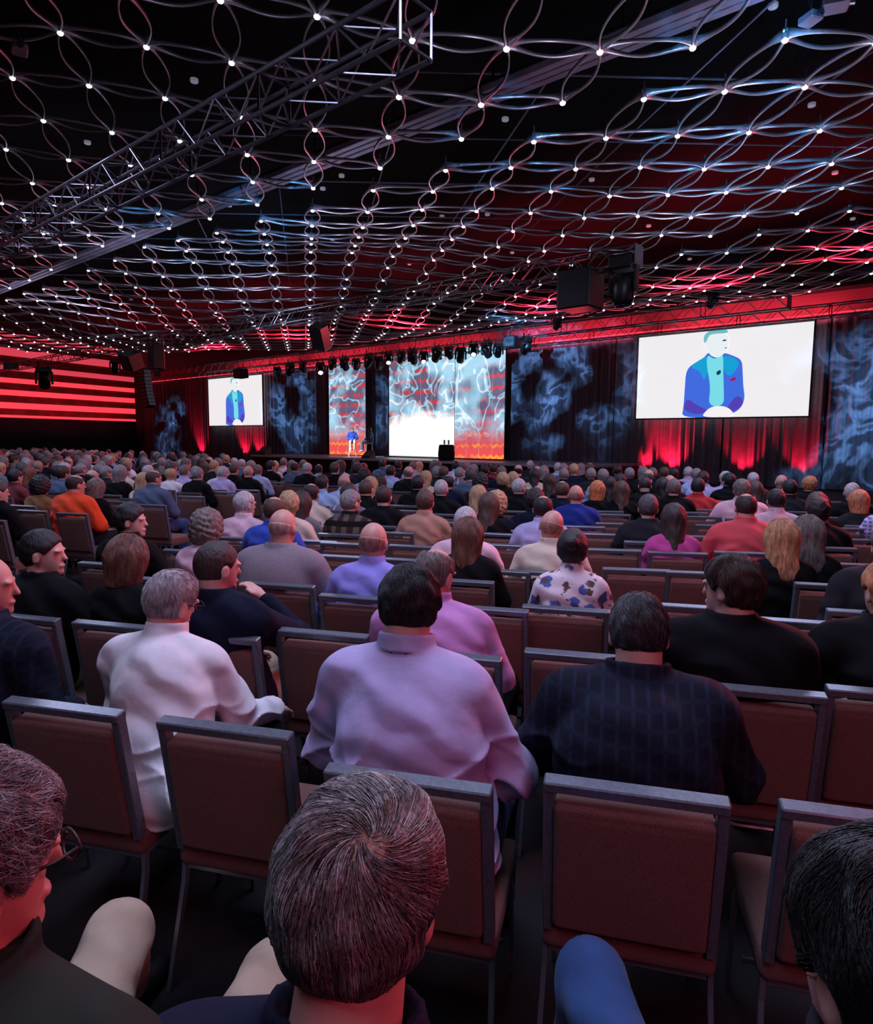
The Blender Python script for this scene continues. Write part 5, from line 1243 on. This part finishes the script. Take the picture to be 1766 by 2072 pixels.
# ---------------- people and stools on the stage
def stool(loc, a, back, label):
    e = empty('bar_stool', loc, a); tag(e, label, 'stool', None); m = mat('stool_pale', (.55, .55, .6), .35, .2)
    b = MB(); b.box((0, 0, .74), (.40, .38, .04), bev=.015); b.build('seat', m, e)
    for sx in (-1, 1):
        for sy in (-1, 1): b = MB(); b.tube([(sx*.15, sy*.14, .73), (sx*.20, sy*.19, 0)], .013, 6); b.build('leg', m, e)
    b = MB(); b.tube([(-.18, .17, .28), (.18, .17, .28), (.18, -.17, .28), (-.18, -.17, .28), (-.18, .17, .28)], .010, 6); b.build('foot_rail', m, e)
    if back: b = MB(); b.box((0, -.19, .98), (.38, .03, .18), bev=.01); b.box((-.15, -.19, .84), (.03, .02, .2)); b.box((.15, -.19, .84), (.03, .02, .2)); b.build('backrest', m, e)
def onstage(key, x, a, st, hc, tc, kind, tr, label, back, slabel, **kw):
    P = Pose(kL=(-.10, .36, .50), kR=(.14, .38, .52), aL=(-.06, .34, .12), aR=(.12, .42, .06), **kw); POSES[key] = P; p = atw(x, 925, 25.3)
    e = empty('person', (p[0], p[1], .80+.29), -a); tag(e, label, 'person')
    link_m('body', pose_mesh(P, 'body', .016), SKIN['light'], e); link_m(dict(j='jacket', s='shirt')[kind], get_gar(key, kind, .018), TOPC[tc], e)
    link_m('trousers', pose_mesh(P, 'trousers', .018), TOPC[tr], e); [link_m('shoe', pose_mesh(P, q_, .016), TOPC['tan'] if tr == 'cream' else TOPC['white'], e) for q_ in ('shoeL', 'shoeR')]
    o = link_m('hair', hair_mesh(st, .007), HAIRC[hc], e); o.location = P.hd; o.rotation_euler = Matrix(P.M.tolist()).to_euler()
    stool((p[0], p[1], .80), -a, back, slabel)
onstage('s1', 713, math.radians(168), 'crew', 'grey', 'royal', 'j', 'cream', 'seated speaker on stage in blue jacket and cream trousers on a stool', False, 'bar stool under the speaker in blue jacket', hy=.1)
onstage('s2', 747, math.radians(262), 'bob', 'brown', 'bluegrey', 'j', 'bluegrey', 'seated interviewer on stage in dark suit with bobbed brown hair, in profile', True, 'pale bar stool with low back under the interviewer in dark suit', big=.9, sw=.165)

# ---------------- far crowd
FM = {}
def far_mesh(st, pk, seed):
    k = (st, pk)
    if k not in FM:
        P = POSES[pk]; hf = hair_sdf(st); fs = [P.body, lambda Q: hf((Q-P.hd)@P.M), lambda Q: P.shirt(Q, fold=.004, collar=False), P.trousers]
        lo, hi = P.bounds(); V, F = nets(lambda Q: np.min([f(Q) for f in fs], 0), lo, hi, .021); c = V[F].mean(1); d = np.stack([fs[0](c)+.008, fs[1](c), fs[2](c), fs[3](c)], 1)
        me = mesh_from(V, F, True, 'person', d.argmin(1)); [me.materials.append(BLACK) for _ in range(4)]; FM[k] = me
    return FM[k]
def ymin(x): return float(np.interp(x, [-100, 0, 250, 430, 520, 1000, 1400, 1750, 1900], [905, 905, 910, 917, 926, 934, 943, 968, 975]))
def ymax(x): return float(np.interp(x, [-100, 0, 300, 440, 600, 900, 1200, 1500, 1900], [955, 953, 945, 940, 937, 948, 950, 952, 975]))
taken = [(p[5][0], p[5][1]) for p in PEOPLE]; far = []
a14 = math.radians(15); f2 = np.array([math.sin(a14), math.cos(a14)]); r2 = np.array([math.cos(a14), -math.sin(a14)])
for k in range(2, 34):
    for q in range(-50, 20):
        c = f2*(.96*k+.25)+r2*(.52*q+.26*(k % 2)); 
        if random.random() < .10: continue
        c = c+np.array([random.uniform(-.06, .06), random.uniform(-.05, .05)]); x, y, z = proj((c[0], c[1], 1.31))
        if not (-25 < x < 1790 and z > 3) or y < ymin(x) or y > ymax(x): continue
        if any((c[0]-t[0])**2+(c[1]-t[1])**2 < .20 for t in taken): continue
        taken.append(tuple(c)); far.append((c, x, y, z))
far.sort(key=lambda v: v[3]); NP_ = 300-len(PEOPLE)-2; restF = []
HF = ['black', 'darkbrown', 'brown', 'greybrown', 'grey', 'white', 'darkgrey', 'blonde', 'greybrown', 'grey']; TF = ['black', 'charcoal', 'navy', 'grey', 'lavender', 'white', 'lightblue', 'black', 'maroon', 'bluegrey', 'charcoal']
for n_, (c, x, y, z) in enumerate(far):
    st = random.choice(['short', 'crew', 'short', 'fringe', 'bob', 'long', 'full', 'balding']); pk = 'wo' if st in ('bob', 'long') else random.choice(['up', 'up', 'upr', 'tilt'])
    hc = random.choice(HF); tc = random.choice(TF); me = far_mesh(st, pk, 0); o = bpy.data.objects.new('person' if n_ < NP_ else 'far_crowd', me); COL.objects.link(o)
    o.location = (c[0], c[1], 0); o.rotation_euler = (0, 0, -a14+random.uniform(-.25, .25)); s_ = random.uniform(.96, 1.05); o.scale = (s_,)*3
    for k, m_ in enumerate((SKIN[random.choice(['light', 'ruddy', 'tan'])], HAIRC[hc], TOPC[tc], TOPC['black'])): o.material_slots[k].link = 'OBJECT'; o.material_slots[k].material = m_
    if n_ < NP_:
        blk = 'far left rows' if x < 450 else ('far middle rows' if x < 1050 else 'far right rows')
        tag(o, ('bald person' if st == 'fringe' else 'person with %s %s hair' % (HD[st], HC.get(hc, hc)))+' and %s top in the %s' % (TC.get(tc, tc), blk), 'person', 'people seated in the '+blk)
        if free(c[0], c[1], .4): chair(c[0], c[1], a14, 'brown banquet chair under a seated person in the '+blk, 'occupied chairs in the '+blk, True)
    else: restF.append(o)
if restF:                                                 # the crowd beyond three hundred people: one object
    V, F, I, ML = [], [], [], []; b0 = 0
    for o in restF:
        me = o.data; nv = len(me.vertices); A_ = np.zeros(nv*3, np.float32); me.vertices.foreach_get('co', A_); c, s_ = math.cos(o.rotation_euler[2]), math.sin(o.rotation_euler[2])
        A_ = A_.reshape(-1, 3)*o.scale[0]; A_ = np.stack([A_[:, 0]*c-A_[:, 1]*s_, A_[:, 0]*s_+A_[:, 1]*c, A_[:, 2]], 1)+np.array(o.location)
        q = np.zeros(len(me.loops), np.int32); me.loops.foreach_get('vertex_index', q); V.append(A_); F.append(q.reshape(-1, 4)+b0); b0 += nv
        mi = np.zeros(len(me.polygons), np.int32); me.polygons.foreach_get('material_index', mi); mm = []
        for sl in o.material_slots:
            if sl.material not in ML: ML.append(sl.material)
            mm.append(ML.index(sl.material))
        I.append(np.array(mm)[mi])
    o = link('far_crowd', mesh_from(np.concatenate(V), np.concatenate(F), True, 'far_crowd', np.concatenate(I)), ML); tag(o, 'the farthest seated audience rows, only small heads visible', 'crowd', kind='stuff')
    for q in restF: bpy.data.objects.remove(q)

# white paper cup
b = MB(); b.lathe([(.030, 0), (.040, .11), (.042, .112), (.0, .112)], n=18); b.mi = 1; b.lathe([(.043, .108), (.043, .120), (.036, .128), (.0, .128)], n=18)
o = link('paper_cup', b.mesh(True), [mat('cup_white', (.6, .6, .62), .5), mat('cup_lid', (.7, .7, .72), .4)]); CUP = o
cp = atz(1289, 1147, .50); c = min(CHAIRS, key=lambda c: (c[0]-cp[0])**2+(c[1]-cp[1])**2); o.location = (c[0]+float(np.clip(cp[0]-c[0], -.14, .14)), c[1]+float(np.clip(cp[1]-c[1], -.14, .14)), .469)
tag(o, 'white paper cup with lid standing on an empty chair seat', 'cup')

# ------------------------------------------------------------------ labels of the audience
from collections import Counter
cnt = Counter(p[1] for p in PEOPLE if not p[2]); 
def refname(p):
    if p[2]: return None
    return p[1].split(' in a')[1].lstrip('n').strip()
rc = Counter(refname(p) for p in PEOPLE if not p[2]); used = set(p[2] for p in PEOPLE if p[2])
refs = [(p, refname(p)) for p in PEOPLE if not p[2] and rc[refname(p)] == 1]+[(p, n) for p in PEOPLE if p[2] for k, n in (('white shirt', 'green lanyard'), ('lavender shirt,', 'broad lavender shirt'), ('navy plaid jacket, head', 'bowed navy plaid jacket'), ('orchid', 'orchid shirt')) if k in p[2]]
for p in PEOPLE:
    if p[2]: continue
    lb = p[1]
    if cnt[lb] > 1 or lb in used:
        for q, n in sorted(refs, key=lambda r: abs(r[0][3]-p[3])+2*abs(r[0][4]-p[4])):
            if q is p: continue
            dx, dy = p[3]-q[3], p[4]-q[4]; rel = ('left of' if dx < 0 else 'right of') if abs(dx) > 1.3*abs(dy) else ('ahead of' if dy < 0 else 'behind')
            if p[1]+', '+rel+' the '+n not in used: lb = p[1]+', '+rel+' the '+n; break
    used.add(lb); p[2] = lb
for p in PEOPLE: p[0]['label'] = p[2]
for o, k in CHO:
    t = PEOPLE[k][2].replace('person with ', '').replace(' in a ', ', ').replace(' hair', '-haired person', 1) if 'person with' in PEOPLE[k][2] else PEOPLE[k][2]
    t = PEOPLE[k][2]; wds = ('chair under '+t).split(); o['label'] = ' '.join(wds[:16]).rstrip(',')
for o in bpy.data.objects:
    l = o.get('label')
    if l and not 4 <= len(l.split()) <= 16: print('LABEL LENGTH', len(l.split()), l)
for me in bpy.data.meshes:
    if me.users == 0: bpy.data.meshes.remove(me)
